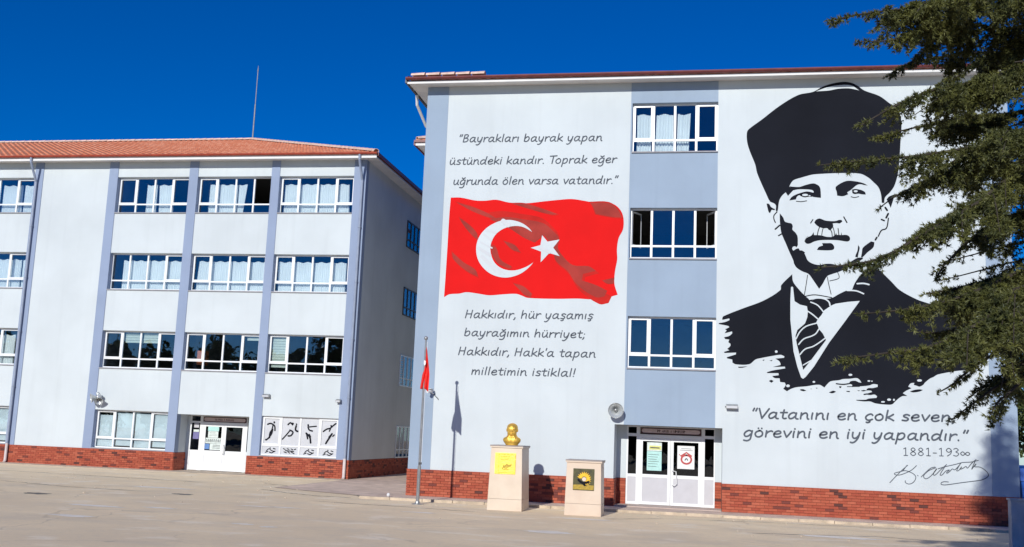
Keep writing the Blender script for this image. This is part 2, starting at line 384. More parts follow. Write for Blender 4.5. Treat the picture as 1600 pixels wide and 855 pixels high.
# ---------------------------------------------------------------- outlines in metres on the facade (x, z)
PORTRAIT_DARK=[[(2.705,12.712),(3.147,12.802),(3.428,12.96),(3.708,13.053),(4.027,13.101),(4.265,13.07),(4.462,12.967),(4.658,12.812),(5.088,12.632),(5.359,12.414),(5.627,12.154),(5.719,11.814),(5.681,11.142),(5.652,10.724),(5.598,10.224),(5.56,10.046),(5.474,9.794),(5.354,9.617),(5.215,9.465),(5.189,9.294),(5.119,9.299),(5.099,9.567),(5.026,9.783),(4.898,9.928),(4.745,10.076),(4.509,10.2),(3.984,10.224),(3.647,10.216),(3.442,10.207),(3.128,10.183),(2.934,10.133),(2.764,10.082),(2.618,10.037),(2.533,9.986),(2.472,9.896),(2.433,9.811),(2.557,9.702),(2.394,9.518),(2.326,9.631),(2.228,9.536),(2.155,9.42),(2.121,9.292),(2.097,9.087),(2.068,9.01),(2.034,9.074),(2.038,9.215),(1.98,9.287),(1.862,9.344),(1.739,9.602),(1.603,9.913),(1.471,10.251),(1.416,10.507),(1.251,10.937),(1.168,11.239),(1.163,11.541),(1.227,11.648),(1.613,11.944),(2.139,12.368)],[(2.438,9.816),(2.593,9.8),(2.739,9.799),(2.933,9.863),(3.151,9.905),(3.272,9.854),(3.32,9.807),(3.35,9.725),(3.364,9.456),(3.27,9.464),(3.125,9.485),(3.101,9.547),(3.14,9.611),(3.155,9.649),(3.102,9.7),(2.884,9.722),(2.69,9.72),(2.549,9.692)],[(2.435,9.376),(2.496,9.476),(2.617,9.553),(2.787,9.617),(2.957,9.655),(3.145,9.616),(3.113,9.49),(2.98,9.485),(2.884,9.47),(2.787,9.504),(2.726,9.542),(2.661,9.496),(2.627,9.407)],[(1.76,9.277),(1.826,9.272),(1.899,9.169),(2.009,9.104),(1.999,9.071),(1.912,9.086),(1.863,8.979),(1.826,9.009),(1.789,9.138)],[(2.151,8.976),(2.253,8.843),(2.301,8.723),(2.398,8.683),(2.495,8.658),(2.534,8.576),(2.524,8.474),(2.616,8.373),(2.674,8.259),(2.683,8.056),(2.678,7.983),(2.634,7.923),(2.605,7.963),(2.537,7.945),(2.516,7.883),(2.551,7.821),(2.645,7.884),(2.707,7.896),(2.739,7.834),(2.806,7.829),(2.892,7.773),(2.876,7.745),(2.918,7.646),(2.966,7.534),(3.086,7.443),(3.286,7.392),(3.499,7.43),(3.658,7.429),(3.896,7.389),(4.188,7.49),(4.4,7.617),(4.558,7.63),(4.557,7.585),(4.292,7.416),(4.028,7.265),(3.842,7.18),(3.656,7.114),(3.529,7.051),(3.39,6.804),(3.296,6.669),(3.124,6.934),(2.992,7.114),(2.805,7.196),(2.644,7.307),(2.569,7.432),(2.551,7.517),(2.43,7.798),(2.326,8.055),(2.265,8.194),(2.192,8.397),(2.156,8.703)],[(3.164,8.693),(3.208,8.767),(3.296,8.815),(3.365,8.804),(3.47,8.759),(3.609,8.739),(3.782,8.739),(3.887,8.774),(3.956,8.772),(3.982,8.728),(3.903,8.666),(3.817,8.676),(3.699,8.665),(3.715,8.584),(3.642,8.47),(3.59,8.459),(3.538,8.519),(3.434,8.515),(3.312,8.553),(3.225,8.616)],[(2.874,8.112),(2.9,8.176),(2.92,8.209),(2.923,8.268),(2.937,8.209),(2.965,8.235),(2.972,8.287),(2.986,8.243),(3.084,8.297),(3.146,8.398),(3.154,8.306),(3.293,8.303),(3.398,8.289),(3.467,8.267),(3.554,8.251),(3.675,8.254),(3.762,8.309),(3.794,8.373),(3.818,8.313),(3.935,8.31),(3.95,8.402),(3.963,8.31),(4.091,8.314),(4.168,8.274),(4.198,8.201),(4.175,8.137),(4.106,8.113),(3.951,8.136),(3.813,8.154),(3.536,8.158),(3.31,8.145),(3.153,8.104),(3.031,8.044),(2.935,8.044)],[(3.239,7.848),(3.292,7.94),(3.413,7.986),(3.388,8.06),(3.535,8.06),(3.657,8.056),(3.725,7.988),(3.742,7.921),(3.711,7.864),(3.603,7.841),(3.395,7.84)],[(3.788,9.749),(3.813,9.813),(3.981,9.927),(4.149,9.983),(4.411,9.956),(4.601,9.904),(4.724,9.832),(4.624,9.848),(4.506,9.874),(4.41,9.849),(4.29,9.747),(4.218,9.684),(4.127,9.626),(4.158,9.564),(4.002,9.504),(3.835,9.524),(3.821,9.647)],[(4.266,9.709),(4.361,9.727),(4.457,9.714),(4.551,9.688),(4.646,9.624),(4.661,9.553),(4.55,9.561),(4.455,9.581),(4.336,9.569),(4.277,9.602)],[(5.257,9.402),(5.329,9.491),(5.485,9.556),(5.457,9.415),(5.371,9.142),(5.325,9.263)],[(4.43,8.008),(4.471,7.925),(4.443,7.785),(4.413,7.629),(4.342,7.645),(4.353,7.701),(4.407,7.841)],[(4.561,7.926),(4.799,8.123),(4.894,8.095),(4.863,7.942),(4.691,7.787),(4.552,7.641),(4.505,7.64),(4.533,7.786)],[(2.518,7.104),(2.196,6.764),(2.172,6.614),(1.666,6.28),(1.086,6.045),(0.503,5.793),(0.465,5.733),(0.469,5.679),(0.673,5.727),(0.68,5.676),(0.55,5.617),(0.364,5.578),(0.364,5.549),(0.644,5.497),(0.676,5.46),(0.552,5.394),(0.599,5.363),(0.538,5.273),(0.757,5.335),(0.764,5.278),(0.678,5.197),(0.523,5.152),(0.555,5.099),(0.679,5.086),(0.648,5.006),(0.711,4.96),(0.711,4.897),(0.619,4.8),(0.681,4.763),(0.521,4.709),(0.543,4.678),(0.882,4.699),(0.873,4.642),(0.609,4.553),(0.622,4.516),(0.77,4.488),(0.777,4.394),(0.875,4.346),(1.268,4.36),(1.451,4.506),(1.603,4.551),(1.908,4.619),(2.181,4.666),(2.29,4.622),(2.278,4.578),(2.029,4.547),(2.126,4.487),(2.166,4.432),(2.181,4.364),(1.954,4.295),(2.302,4.317),(2.314,4.265),(1.939,4.189),(1.781,4.134),(1.793,4.11),(2.115,4.119),(2.127,4.057),(1.939,4.027),(2.0,3.973),(2.151,3.965),(2.166,3.856),(2.302,3.845),(2.326,3.768),(2.257,3.658),(2.362,3.59),(2.483,3.665),(2.633,3.716),(2.92,3.753),(3.284,3.811),(3.433,3.733),(3.504,3.823),(3.609,3.919),(3.858,3.963),(3.958,3.997),(4.157,4.013),(4.343,4.039),(4.417,4.0),(4.483,3.905),(4.404,3.918),(4.305,3.958),(4.169,3.936),(4.131,3.876),(4.217,3.84),(4.217,3.794),(4.452,3.801),(4.699,3.834),(4.81,3.879),(4.933,3.867),(4.932,3.798),(4.796,3.76),(4.661,3.751),(4.603,3.685),(4.746,3.682),(4.775,3.644),(4.568,3.574),(4.72,3.553),(4.843,3.573),(4.916,3.524),(4.891,3.477),(4.67,3.449),(4.596,3.416),(4.324,3.402),(4.337,3.382),(4.546,3.363),(4.718,3.369),(4.864,3.318),(5.182,3.293),(5.329,3.308),(5.427,3.406),(5.6,3.546),(5.751,3.561),(5.626,3.639),(5.724,3.713),(5.871,3.789),(5.78,3.832),(5.849,3.929),(5.952,3.949),(5.934,3.888),(6.018,3.865),(6.09,3.842),(6.2,3.901),(6.238,3.958),(6.385,4.085),(6.482,4.133),(6.595,4.206),(7.047,4.314),(7.452,4.397),(7.816,4.692),(8.088,4.841),(7.781,5.024),(8.013,5.363),(7.664,5.691),(7.311,5.973),(6.862,6.134),(6.341,6.295),(6.049,6.401),(5.592,6.663),(5.365,6.906),(5.135,7.15),(5.076,7.221),(4.79,7.357),(4.5,7.118),(4.327,6.866),(4.241,6.655),(4.096,6.634),(3.858,6.515),(3.657,6.397),(3.474,6.371),(3.254,6.372),(3.052,6.334),(2.869,6.473),(2.703,6.652),(2.544,6.874),(2.518,7.067)],[(2.731,3.659),(2.831,3.667),(2.912,3.623),(2.831,3.6)],[(3.557,3.592),(3.682,3.648),(3.766,3.62),(3.657,3.57)],[(3.845,3.782),(3.919,3.784),(3.902,3.732),(3.862,3.736)],[(4.045,3.654),(4.159,3.653),(4.144,3.622),(4.069,3.629)],[(4.357,3.68),(4.441,3.682),(4.401,3.656)],[(4.455,3.673),(4.549,3.696),(4.618,3.678),(4.524,3.654)],[(5.821,3.691),(5.943,3.741),(6.089,3.765),(6.185,3.748),(6.088,3.699),(5.918,3.669)],[(3.183,3.72),(3.246,3.717),(3.213,3.69)],[(3.032,3.687),(3.078,3.686),(3.052,3.669)],[(0.937,4.273),(1.085,4.283),(1.219,4.293),(1.085,4.252),(0.962,4.242)],[(1.839,3.878),(1.909,3.914),(1.982,3.879),(1.915,3.827)],[(1.649,4.493),(1.71,4.513),(1.695,4.469)],[(1.853,4.48),(1.944,4.507),(1.926,4.469)],[(2.729,3.636),(2.813,3.657),(2.909,3.635),(2.813,3.608)]]
PORTRAIT_WHITE=[[(3.227,12.813),(3.548,12.931),(3.867,12.993),(4.264,12.984),(4.508,12.815),(4.382,12.852),(4.184,12.891),(3.866,12.881),(3.627,12.834)],[(2.481,6.707),(2.462,6.301),(2.462,5.725),(2.499,5.344),(2.553,4.775),(2.662,4.324),(2.771,4.007),(2.826,3.971),(2.899,4.029),(3.136,4.337),(3.576,5.065),(4.015,5.68),(4.459,6.323),(4.129,6.29),(3.765,6.227),(3.637,6.168),(3.436,6.019),(3.355,5.873),(3.259,5.76),(2.967,5.984),(2.941,6.137),(2.739,6.183),(2.584,6.284),(2.54,6.708),(2.511,6.726)],[(3.171,3.89),(3.166,3.877),(3.152,3.867),(3.133,3.863),(3.115,3.866),(3.101,3.875),(3.096,3.888),(3.101,3.901),(3.115,3.911),(3.134,3.915),(3.152,3.912),(3.166,3.903)],[(4.225,4.129),(4.218,4.113),(4.197,4.101),(4.17,4.096),(4.143,4.099),(4.123,4.11),(4.116,4.125),(4.123,4.141),(4.143,4.153),(4.171,4.158),(4.198,4.155),(4.218,4.144)],[(4.727,3.963),(4.722,3.952),(4.707,3.943),(4.688,3.939),(4.668,3.942),(4.654,3.95),(4.648,3.961),(4.654,3.973),(4.668,3.982),(4.688,3.985),(4.708,3.983),(4.722,3.975)],[(4.796,3.96),(4.793,3.953),(4.785,3.947),(4.774,3.944),(4.763,3.946),(4.755,3.951),(4.752,3.959),(4.755,3.967),(4.763,3.973),(4.774,3.975),(4.785,3.973),(4.793,3.968)],[(5.299,3.44),(5.291,3.423),(5.272,3.41),(5.245,3.405),(5.218,3.408),(5.198,3.42),(5.191,3.436),(5.199,3.453),(5.219,3.466),(5.246,3.471),(5.272,3.467),(5.292,3.456)],[(5.127,3.37),(5.12,3.359),(5.1,3.349),(5.073,3.346),(5.046,3.348),(5.026,3.355),(5.019,3.367),(5.027,3.378),(5.047,3.387),(5.073,3.391),(5.1,3.389),(5.12,3.381)],[(5.406,3.438),(5.402,3.423),(5.392,3.411),(5.379,3.407),(5.365,3.41),(5.356,3.421),(5.352,3.436),(5.356,3.452),(5.366,3.463),(5.38,3.468),(5.393,3.464),(5.403,3.453)],[(6.161,4.022),(6.152,4.005),(6.127,3.992),(6.093,3.987),(6.059,3.99),(6.034,4.002),(6.026,4.018),(6.035,4.035),(6.06,4.048),(6.094,4.053),(6.128,4.05),(6.153,4.038)],[(2.093,4.758),(2.088,4.739),(2.073,4.725),(2.053,4.719),(2.034,4.724),(2.019,4.737),(2.014,4.756),(2.019,4.775),(2.033,4.789),(2.053,4.794),(2.073,4.79),(2.087,4.777)],[(2.444,3.75),(2.437,3.73),(2.418,3.715),(2.393,3.709),(2.367,3.713),(2.348,3.727),(2.341,3.747),(2.348,3.768),(2.367,3.783),(2.393,3.789),(2.418,3.784),(2.437,3.77)],[(2.985,9.544),(2.974,9.526),(2.942,9.513),(2.898,9.509),(2.855,9.514),(2.823,9.527),(2.811,9.545),(2.823,9.563),(2.855,9.576),(2.898,9.58),(2.942,9.576),(2.974,9.562)],[(3.06,9.519),(3.056,9.51),(3.044,9.503),(3.029,9.501),(3.013,9.503),(3.002,9.51),(2.997,9.519),(3.002,9.528),(3.013,9.534),(3.029,9.537),(3.045,9.534),(3.056,9.527)],[(4.43,9.655),(4.422,9.64),(4.401,9.629),(4.372,9.625),(4.344,9.629),(4.323,9.64),(4.316,9.655),(4.323,9.671),(4.344,9.682),(4.373,9.686),(4.402,9.682),(4.422,9.67)]]
TIE_DARK=[[(2.967,5.968),(2.952,5.811),(2.885,5.619),(2.664,5.416),(2.609,5.232),(2.645,5.005),(2.736,4.628),(2.83,4.234),(3.064,4.542),(3.486,5.138),(3.396,5.326),(3.287,5.456),(3.251,5.569),(3.207,5.656),(3.252,5.749)]]
PORTRAIT_WHITE_STROKES=[([(2.627,5.156),(2.738,5.368),(2.921,5.536),(3.215,5.633)],0.036),([(2.7,4.987),(2.847,5.154),(3.067,5.242),(3.195,5.321),(3.28,5.456)],0.036),([(2.736,4.685),(2.883,4.851),(3.102,4.932),(3.285,5.05),(3.468,5.195)],0.036),([(2.827,4.374),(3.064,4.523)],0.032),([(2.97,5.984),(3.106,5.891),(3.252,5.76)],0.036),([(3.052,6.261),(3.254,6.169),(3.417,5.973)],0.036),([(3.016,6.349),(3.254,6.391),(3.456,6.364),(3.576,6.274),(3.604,6.167)],0.04),([(4.388,6.837),(4.569,6.847),(4.721,6.814)],0.044),([(4.096,6.63),(4.35,6.622),(4.566,6.538)],0.04),([(3.548,12.901),(3.867,12.959),(4.145,12.944)],0.021)]
PORTRAIT_DARK_STROKES=[([(2.641,9.35),(2.787,9.337),(2.944,9.363)],0.023),([(2.068,9.015),(1.98,8.907),(1.98,8.792),(2.022,8.69)],0.031),([(2.146,8.601),(2.02,8.483)],0.044),([(2.209,8.338),(2.117,8.282)],0.037),([(3.124,8.782),(3.058,8.674)],0.028),([(4.022,8.865),(4.111,8.692)],0.034),([(3.315,8.546),(3.277,8.435),(3.252,8.307)],0.025),([(3.42,8.513),(3.395,8.418),(3.38,8.307)],0.021),([(3.628,8.477),(3.669,8.4),(3.684,8.272)],0.025),([(3.703,8.557),(3.737,8.437),(3.748,8.309)],0.021),([(3.854,8.511),(3.876,8.31)],0.025),([(4.24,9.488),(4.335,9.462),(4.459,9.492)],0.021),([(5.216,9.153),(5.269,9.069)],0.052),([(5.298,8.966),(5.237,8.843)],0.052),([(5.103,8.79),(5.182,8.753)],0.042),([(5.3,8.828),(5.269,8.61),(5.221,8.505),(5.094,8.454),(5.007,8.278)],0.034),([(4.964,8.243),(4.921,8.168)],0.047),([(2.963,7.08),(2.917,6.771),(2.869,6.481)],0.02),([(3.533,7.029),(3.579,6.78),(3.639,6.512)],0.02),([(3.829,7.18),(3.867,6.999),(3.602,6.912)],0.018),([(2.887,6.435),(3.181,6.486),(3.657,6.409)],0.024),([(3.771,3.857),(3.957,3.842),(4.156,3.874)],0.033),([(4.076,3.779),(4.427,3.795)],0.017),([(4.548,3.568),(4.622,3.583)],0.033)]
FLAG=[(-8.178,9.486),(-7.848,9.486),(-7.373,9.391),(-7.045,9.381),(-6.673,9.413),(-6.251,9.32),(-5.696,9.296),(-5.148,9.355),(-4.602,9.41),(-4.24,9.432),(-3.831,9.372),(-3.515,9.316),(-3.112,9.325),(-2.841,9.224),(-2.658,9.019),(-2.586,8.77),(-2.6,8.452),(-2.727,8.181),(-2.771,7.82),(-2.755,7.505),(-2.812,7.146),(-2.824,6.744),(-2.714,6.398),(-3.077,6.295),(-3.518,6.243),(-3.962,6.259),(-4.587,6.24),(-5.535,6.256),(-5.719,6.321),(-5.903,6.377),(-6.313,6.357),(-6.77,6.318),(-7.141,6.367),(-7.513,6.407),(-7.742,6.358),(-8.067,6.33),(-8.239,6.236),(-8.227,6.718),(-8.21,7.78),(-8.199,8.946)]
CRESCENT=[(-5.469,8.364),(-5.574,8.487),(-5.763,8.625),(-5.996,8.717),(-6.274,8.753),(-6.596,8.692),(-6.958,8.482),(-7.199,8.157),(-7.261,7.787),(-7.166,7.419),(-6.897,7.101),(-6.566,6.931),(-6.198,6.894),(-5.836,6.999),(-5.57,7.184),(-5.387,7.39),(-5.618,7.242),(-5.978,7.125),(-6.346,7.162),(-6.631,7.355),(-6.784,7.698),(-6.775,8.021),(-6.625,8.299),(-6.356,8.485),(-6.036,8.555),(-5.758,8.519)]
STAR=[(-5.145,8.259),(-4.965,8.055),(-4.583,8.125),(-4.777,7.864),(-4.565,7.593),(-4.898,7.69),(-5.16,7.392),(-5.158,7.734),(-5.495,7.855),(-5.188,7.939)]
FOLDS=[[(-6.878,8.78),(-6.324,8.846),(-5.768,8.773),(-5.123,8.65),(-4.796,8.398),(-4.597,8.148),(-4.632,7.852),(-4.452,7.58),(-4.129,7.312),(-3.636,7.281),(-3.41,7.139),(-3.807,7.036),(-3.837,6.829),(-3.397,6.692),(-3.039,6.518),(-3.122,6.339),(-3.386,6.308),(-3.975,6.684),(-4.302,7.129),(-4.673,7.442),(-4.795,7.85),(-5.086,8.251),(-5.374,8.02),(-5.746,8.188),(-6.217,8.485)],[(-3.649,9.307),(-3.066,9.298),(-2.771,9.088),(-2.645,8.838),(-2.921,8.851),(-3.46,8.95),(-3.556,9.179)],[(-6.157,9.282),(-5.696,9.273),(-5.139,9.11),(-4.678,8.949),(-4.859,8.926),(-5.505,9.087)],[(-7.981,9.321),(-7.457,9.18),(-6.981,8.994),(-6.647,8.799),(-6.88,8.831),(-7.45,9.04)],[(-7.862,8.806),(-7.571,8.62),(-7.278,8.342),(-7.22,8.111),(-7.413,8.249),(-7.709,8.573)],[(-8.041,7.688),(-7.652,7.368),(-7.269,7.142),(-7.166,6.914),(-7.545,7.093),(-7.983,7.458)],[(-6.771,7.929),(-6.605,7.838),(-6.451,7.472),(-6.075,7.247),(-6.164,7.177),(-6.539,7.356),(-6.736,7.653)],[(-6.007,6.701),(-5.685,6.615),(-5.404,6.393),(-5.445,6.28),(-5.629,6.345),(-5.818,6.523)],[(-3.202,6.837),(-2.837,6.922),(-2.85,6.744),(-3.044,6.741)],[(-6.384,8.069),(-6.011,7.934),(-5.818,7.706),(-6.097,7.795)]]
STREAKS=[([(-6.421,8.716),(-6.244,8.587)],0.153),([(-6.955,8.413),(-6.65,8.345)],0.09),([(-7.018,8.274),(-6.778,8.09)],0.072),([(-7.123,8.019),(-6.744,7.837)],0.045),([(-7.184,7.834),(-6.803,7.606)],0.099),([(-7.056,7.558),(-6.718,7.24),(-6.48,7.051)],0.117),([(-6.628,7.287),(-6.294,6.993)],0.036),([(-5.209,7.87),(-4.885,7.713)],0.09)]
SIGNATURE=[([(5.232,1.064),(5.388,1.238),(5.568,1.43),(5.728,1.579)],0.022),([(5.968,1.58),(5.844,1.458),(5.705,1.375),(5.507,1.294),(5.379,1.299),(5.37,1.339),(5.509,1.386),(5.647,1.423),(5.765,1.398),(5.881,1.342),(5.943,1.264),(5.917,1.161),(5.837,1.076),(5.739,1.051),(5.661,1.088),(5.654,1.139)],0.022),([(5.588,1.41),(5.709,1.578)],0.022),([(5.994,1.307),(6.006,1.291)],0.022),([(6.091,1.267),(6.235,1.419),(6.354,1.526),(6.472,1.562)],0.022),([(6.491,1.542),(6.314,1.463),(6.175,1.335),(6.163,1.254),(6.231,1.222),(6.35,1.303),(6.489,1.471),(6.51,1.513),(6.429,1.388),(6.428,1.337),(6.487,1.35),(6.626,1.498),(6.785,1.647)],0.022),([(6.765,1.626),(6.644,1.438),(6.603,1.345),(6.662,1.354),(6.761,1.463),(6.859,1.498),(6.78,1.424),(6.799,1.405),(6.878,1.469),(6.937,1.532),(7.014,1.515),(7.173,1.704)],0.022),([(6.549,1.515),(6.725,1.579),(7.018,1.661),(7.213,1.722),(7.445,1.747),(7.639,1.802)],0.022),([(7.164,1.704),(7.053,1.497),(7.111,1.5),(7.19,1.604),(7.15,1.532),(7.228,1.565),(7.307,1.619),(7.344,1.571),(7.463,1.717),(7.581,1.823)],0.022),([(7.562,1.802),(7.459,1.556),(7.479,1.577),(7.578,1.702),(7.538,1.62),(7.672,1.616),(7.804,1.541),(7.893,1.435),(7.876,1.354),(7.74,1.267),(7.547,1.222),(7.199,1.161),(6.908,1.103),(6.733,1.073),(6.627,1.084),(6.638,1.135),(6.716,1.162),(6.822,1.159)],0.022)]
TEXT=[('"Bayrakları bayrak yapan', -8.03, 11.335, -3.312, 11.322, 0.251), ('üstündeki kandır. Toprak eğer', -8.29, 10.582, -2.85, 10.603, 0.253), ('uğrunda ölen varsa vatandır."', -8.134, 9.911, -2.793, 9.925, 0.255), ('Hakkıdır, hür yaşamış', -7.534, 5.587, -3.449, 5.627, 0.251), ('bayrağımın hürriyet;', -7.535, 5.016, -3.683, 5.035, 0.243), ("Hakkıdır, Hakk'a tapan", -7.699, 4.413, -3.331, 4.443, 0.248), ('milletimin istiklal!', -7.25, 3.804, -3.948, 3.836, 0.246), ('"Vatanını en çok seven,', 1.313, 2.764, 7.072, 2.871, 0.291), ('görevini en iyi yapandır."', 1.095, 2.213, 7.394, 2.342, 0.296), ('1881-193∞', 5.58, 1.853, 7.439, 1.909, 0.22)]
LIMBS=[[(2.7,-22.72,6.02),(2.1,-23.02,5.85),(1.63,-23.32,5.67),(1.23,-23.62,5.51),(0.94,-23.82,5.38)],[(2.78,-22.42,5.84),(2.3,-22.62,5.79),(1.84,-23.02,5.63),(1.52,-23.32,5.4),(1.2,-23.52,5.31)],[(3.0,-21.82,5.86),(2.55,-22.02,5.75),(2.17,-22.22,5.65),(1.79,-22.42,5.51),(1.61,-22.52,5.37)],[(2.73,-22.72,5.37),(2.29,-23.02,5.13),(1.82,-23.32,4.96),(1.46,-23.62,4.73),(1.16,-23.82,4.51)],[(3.04,-21.62,5.32),(2.56,-21.92,5.17),(2.1,-22.22,5.02),(1.72,-22.42,4.88),(1.47,-22.52,4.79)],[(2.62,-23.02,4.68),(2.17,-23.22,4.51),(1.67,-23.52,4.35),(1.25,-23.72,4.26),(0.85,-23.92,4.17)],[(3.02,-21.62,4.81),(2.57,-21.82,4.69),(2.11,-22.12,4.53),(1.73,-22.32,4.33),(1.52,-22.42,4.17)],[(2.56,-23.22,4.28),(2.09,-23.52,3.97),(1.64,-23.82,3.67),(1.24,-24.02,3.42),(0.82,-24.22,3.32)],[(2.78,-22.42,4.14),(2.46,-22.62,3.98),(2.2,-22.82,3.82),(1.97,-22.92,3.59),(1.87,-23.02,3.46)],[(2.93,-21.82,3.72),(2.6,-22.02,3.6),(2.28,-22.22,3.49),(2.04,-22.32,3.43),(1.9,-22.42,3.39)],[(2.59,-23.02,3.52),(2.24,-23.22,3.36),(1.83,-23.52,3.18),(1.45,-23.82,3.07),(1.14,-24.02,3.01)],[(2.81,-22.22,3.37),(2.49,-22.42,3.23),(2.18,-22.62,3.09),(1.95,-22.72,3.02),(1.73,-22.82,3.01)],[(2.47,-23.42,3.33),(2.06,-23.72,3.02),(1.63,-24.02,2.79),(1.29,-24.22,2.71),(0.94,-24.42,2.64)],[(2.63,-22.82,3.02),(2.32,-23.02,2.84),(2.1,-23.12,2.7),(1.93,-23.22,2.56),(1.81,-23.32,2.49)],[(2.82,-22.12,2.87),(2.6,-22.32,2.68),(2.39,-22.52,2.56),(2.19,-22.72,2.43),(2.0,-22.82,2.29)],[(2.61,-23.02,2.8),(2.48,-23.12,2.63),(2.36,-23.22,2.52),(2.23,-23.32,2.42),(2.15,-23.42,2.32)]]

# ---------------------------------------------------------------- the ground
GZ = -.07
mb = MB(); mb.add([(-150,-120,GZ),(150,-120,GZ),(150,140,GZ),(-150,140,GZ)], [(0,1,2,3)])
yard = props(obj('yard', mb, 'ground'), kind='structure')
def blob(cx, cy, rx, ry, z, seed, n=22, tilt=0.):
    rr = random.Random(seed); pts = []
    for k in range(n):
        a = 2*math.pi*k/n; q = 1+rr.uniform(-.28,.22)
        x, y = rx*math.cos(a)*q, ry*math.sin(a)*q
        pts.append((cx+x*math.cos(tilt)-y*math.sin(tilt), cy+x*math.sin(tilt)+y*math.cos(tilt), z))
    return MB().add(pts, [tuple(range(n))])
for i, (x, y, rx, ry) in enumerate([(-17.6,-6.2,.42,.26),(-14.7,-3.7,.34,.20)]):
    obj('damp_patch', blob(x, y, rx, ry, GZ+.004, 31+i, tilt=-.1), 'stain', yard)
for i, (x, y, rx, ry) in enumerate([(-11.3,-6.4,.52,.13),(-10.5,-6.3,.40,.14),(-9.5,-11.0,.26,.13),(-8.8,-11.3,.20,.14),(-13.2,-11.4,.55,.22),(-14.3,-8.8,.85,.2),(-12.9,-8.4,.5,.16),(-3.0,-4.75,.62,.2),(-3.3,-8.9,.55,.3),(-16.6,-1.5,1.2,.25),(-7.2,-5.5,.5,.15),(3.2,-6.0,1.0,.3)]):
    obj('worn_patch', blob(x, y, rx, ry, GZ+.004, 61+i, tilt=-.05), 'pale_patch', yard)
mb = MB()
rr = random.Random(5)
for _ in range(150):
    x = rr.uniform(-26, 8); y = rr.uniform(-7.2, 6); s = rr.uniform(.012,.035)
    mb.ball((x, y, GZ+s*.3), s, 3, (1,1,.6))
obj('grit', mb, 'kerb', yard)['kind'] = 'stuff'
def ground_crack(pts, w_, seed):
    rr_ = random.Random(seed); P = []
    for i in range(len(pts)-1):
        for k in range(9):
            t = k/9; P.append((pts[i][0]*(1-t)+pts[i+1][0]*t+rr_.uniform(-.05,.05), pts[i][1]*(1-t)+pts[i+1][1]*t+rr_.uniform(-.06,.06)))
    P.append(pts[-1]); vs = []; fs = []
    for i, (x, y) in enumerate(P):
        k = w_*rr_.uniform(.35,1.2)*(.3 if i in (0, len(P)-1) else 1); vs += [(x, y-k, GZ+.005), (x, y+k, GZ+.005)]
    for i in range(len(P)-1): fs.append((2*i, 2*i+2, 2*i+3, 2*i+1))
    return MB().add(vs, fs)
for i, (pts, w_) in enumerate([([(-15.2,3.3),(-13.4,2.4),(-12.0,1.6),(-11.0,.2),(-10.3,-.9)],.045),([(-14.0,.2),(-12.6,-.9),(-11.6,-1.4),(-10.4,-1.5)],.05),([(-30,4.4),(-26,3.2),(-21,2.7),(-17,2.2)],.04),([(-11.0,-3.5),(-8.0,-3.9),(-5.9,-4.3)],.03),([(-22,-2.0),(-19,-3.1),(-16,-3.4)],.035),([(-2.6,-4.3),(-1.0,-3.1),(1.5,-2.4),(5.5,-2.2)],.03),([(1.0,-6.2),(4.0,-5.2),(6.1,-5.6)],.03)]):
    obj('ground_crack', ground_crack(pts, w_, 90+i), 'stain', yard)
# pavement and passage
side = props(obj('sidewalk', MB().box(-10.15, 8.9, -1.38, 0, GZ-.2, 0.0).box(-10.15, -9.16, .003, .9, GZ-.2, -.003), 'sidewalk'), kind='structure')
rr = random.Random(3)
x = -10.15
while x < 8.8:
    w = min(rr.uniform(.92,1.05), 8.9-x)
    dz = rr.uniform(-.008,.010); dy = rr.uniform(-.012,.012)
    if -7.55 < x < -7.2: pass
    obj('kerb_stone', MB().box(x+.008, x+w-.008, -1.53+dy, -1.385, GZ-.1, .004+dz), 'kerb', side)
    x += w
props(obj('passage_floor', MB().add([(-14.1,1.4,GZ+.012),(-10.16,-.6,GZ+.012),(-10.16,.91,GZ+.012),(-9.16,.91,GZ+.012),(-9.16,20,GZ+.012),(-14.1,20,GZ+.012)],[(0,1,2,3,4,5)]), 'sidewalk'), kind='structure')
props(obj('apron', MB().box(-48, -14.0, 7.9, 9.9, GZ-.2, GZ+.012), 'kerb'), kind='structure')

# ---------------------------------------------------------------- windows
def curtain_mesh(x0, x1, z0, z1, y, seed, fold=.085, amp=.035, scal=.045, x0b=None, x1b=None):
    rr = random.Random(seed); n = max(8, int((x1-x0)/.02)); rows = 7
    x0b = x0 if x0b is None else x0b; x1b = x1 if x1b is None else x1b
    ph = rr.uniform(0, 6); vs = []; fs = []
    for j in range(rows+1):
        t = j/rows
        for i in range(n+1):
            u = i/n; x = (x0+(x1-x0)*u)*(1-t)+(x0b+(x1b-x0b)*u)*t
            a = 2*math.pi*(u*(x1-x0))/fold
            top = z1-scal*(.5-.5*math.cos(2*math.pi*u*(x1-x0)/.42+ph))
            bot = z0+.012*math.sin(a*.5+ph)
            vs.append((x, y+amp*math.sin(a+ph+.7*math.sin(a*.31))*(.5+.5*t), top*(1-t)+bot*t))
    for j in range(rows):
        for i in range(n): fs.append((j*(n+1)+i, (j+1)*(n+1)+i, (j+1)*(n+1)+i+1, j*(n+1)+i+1))
    return MB().add(vs, fs)
FRAC = (0, .25, .5, .75, 1)
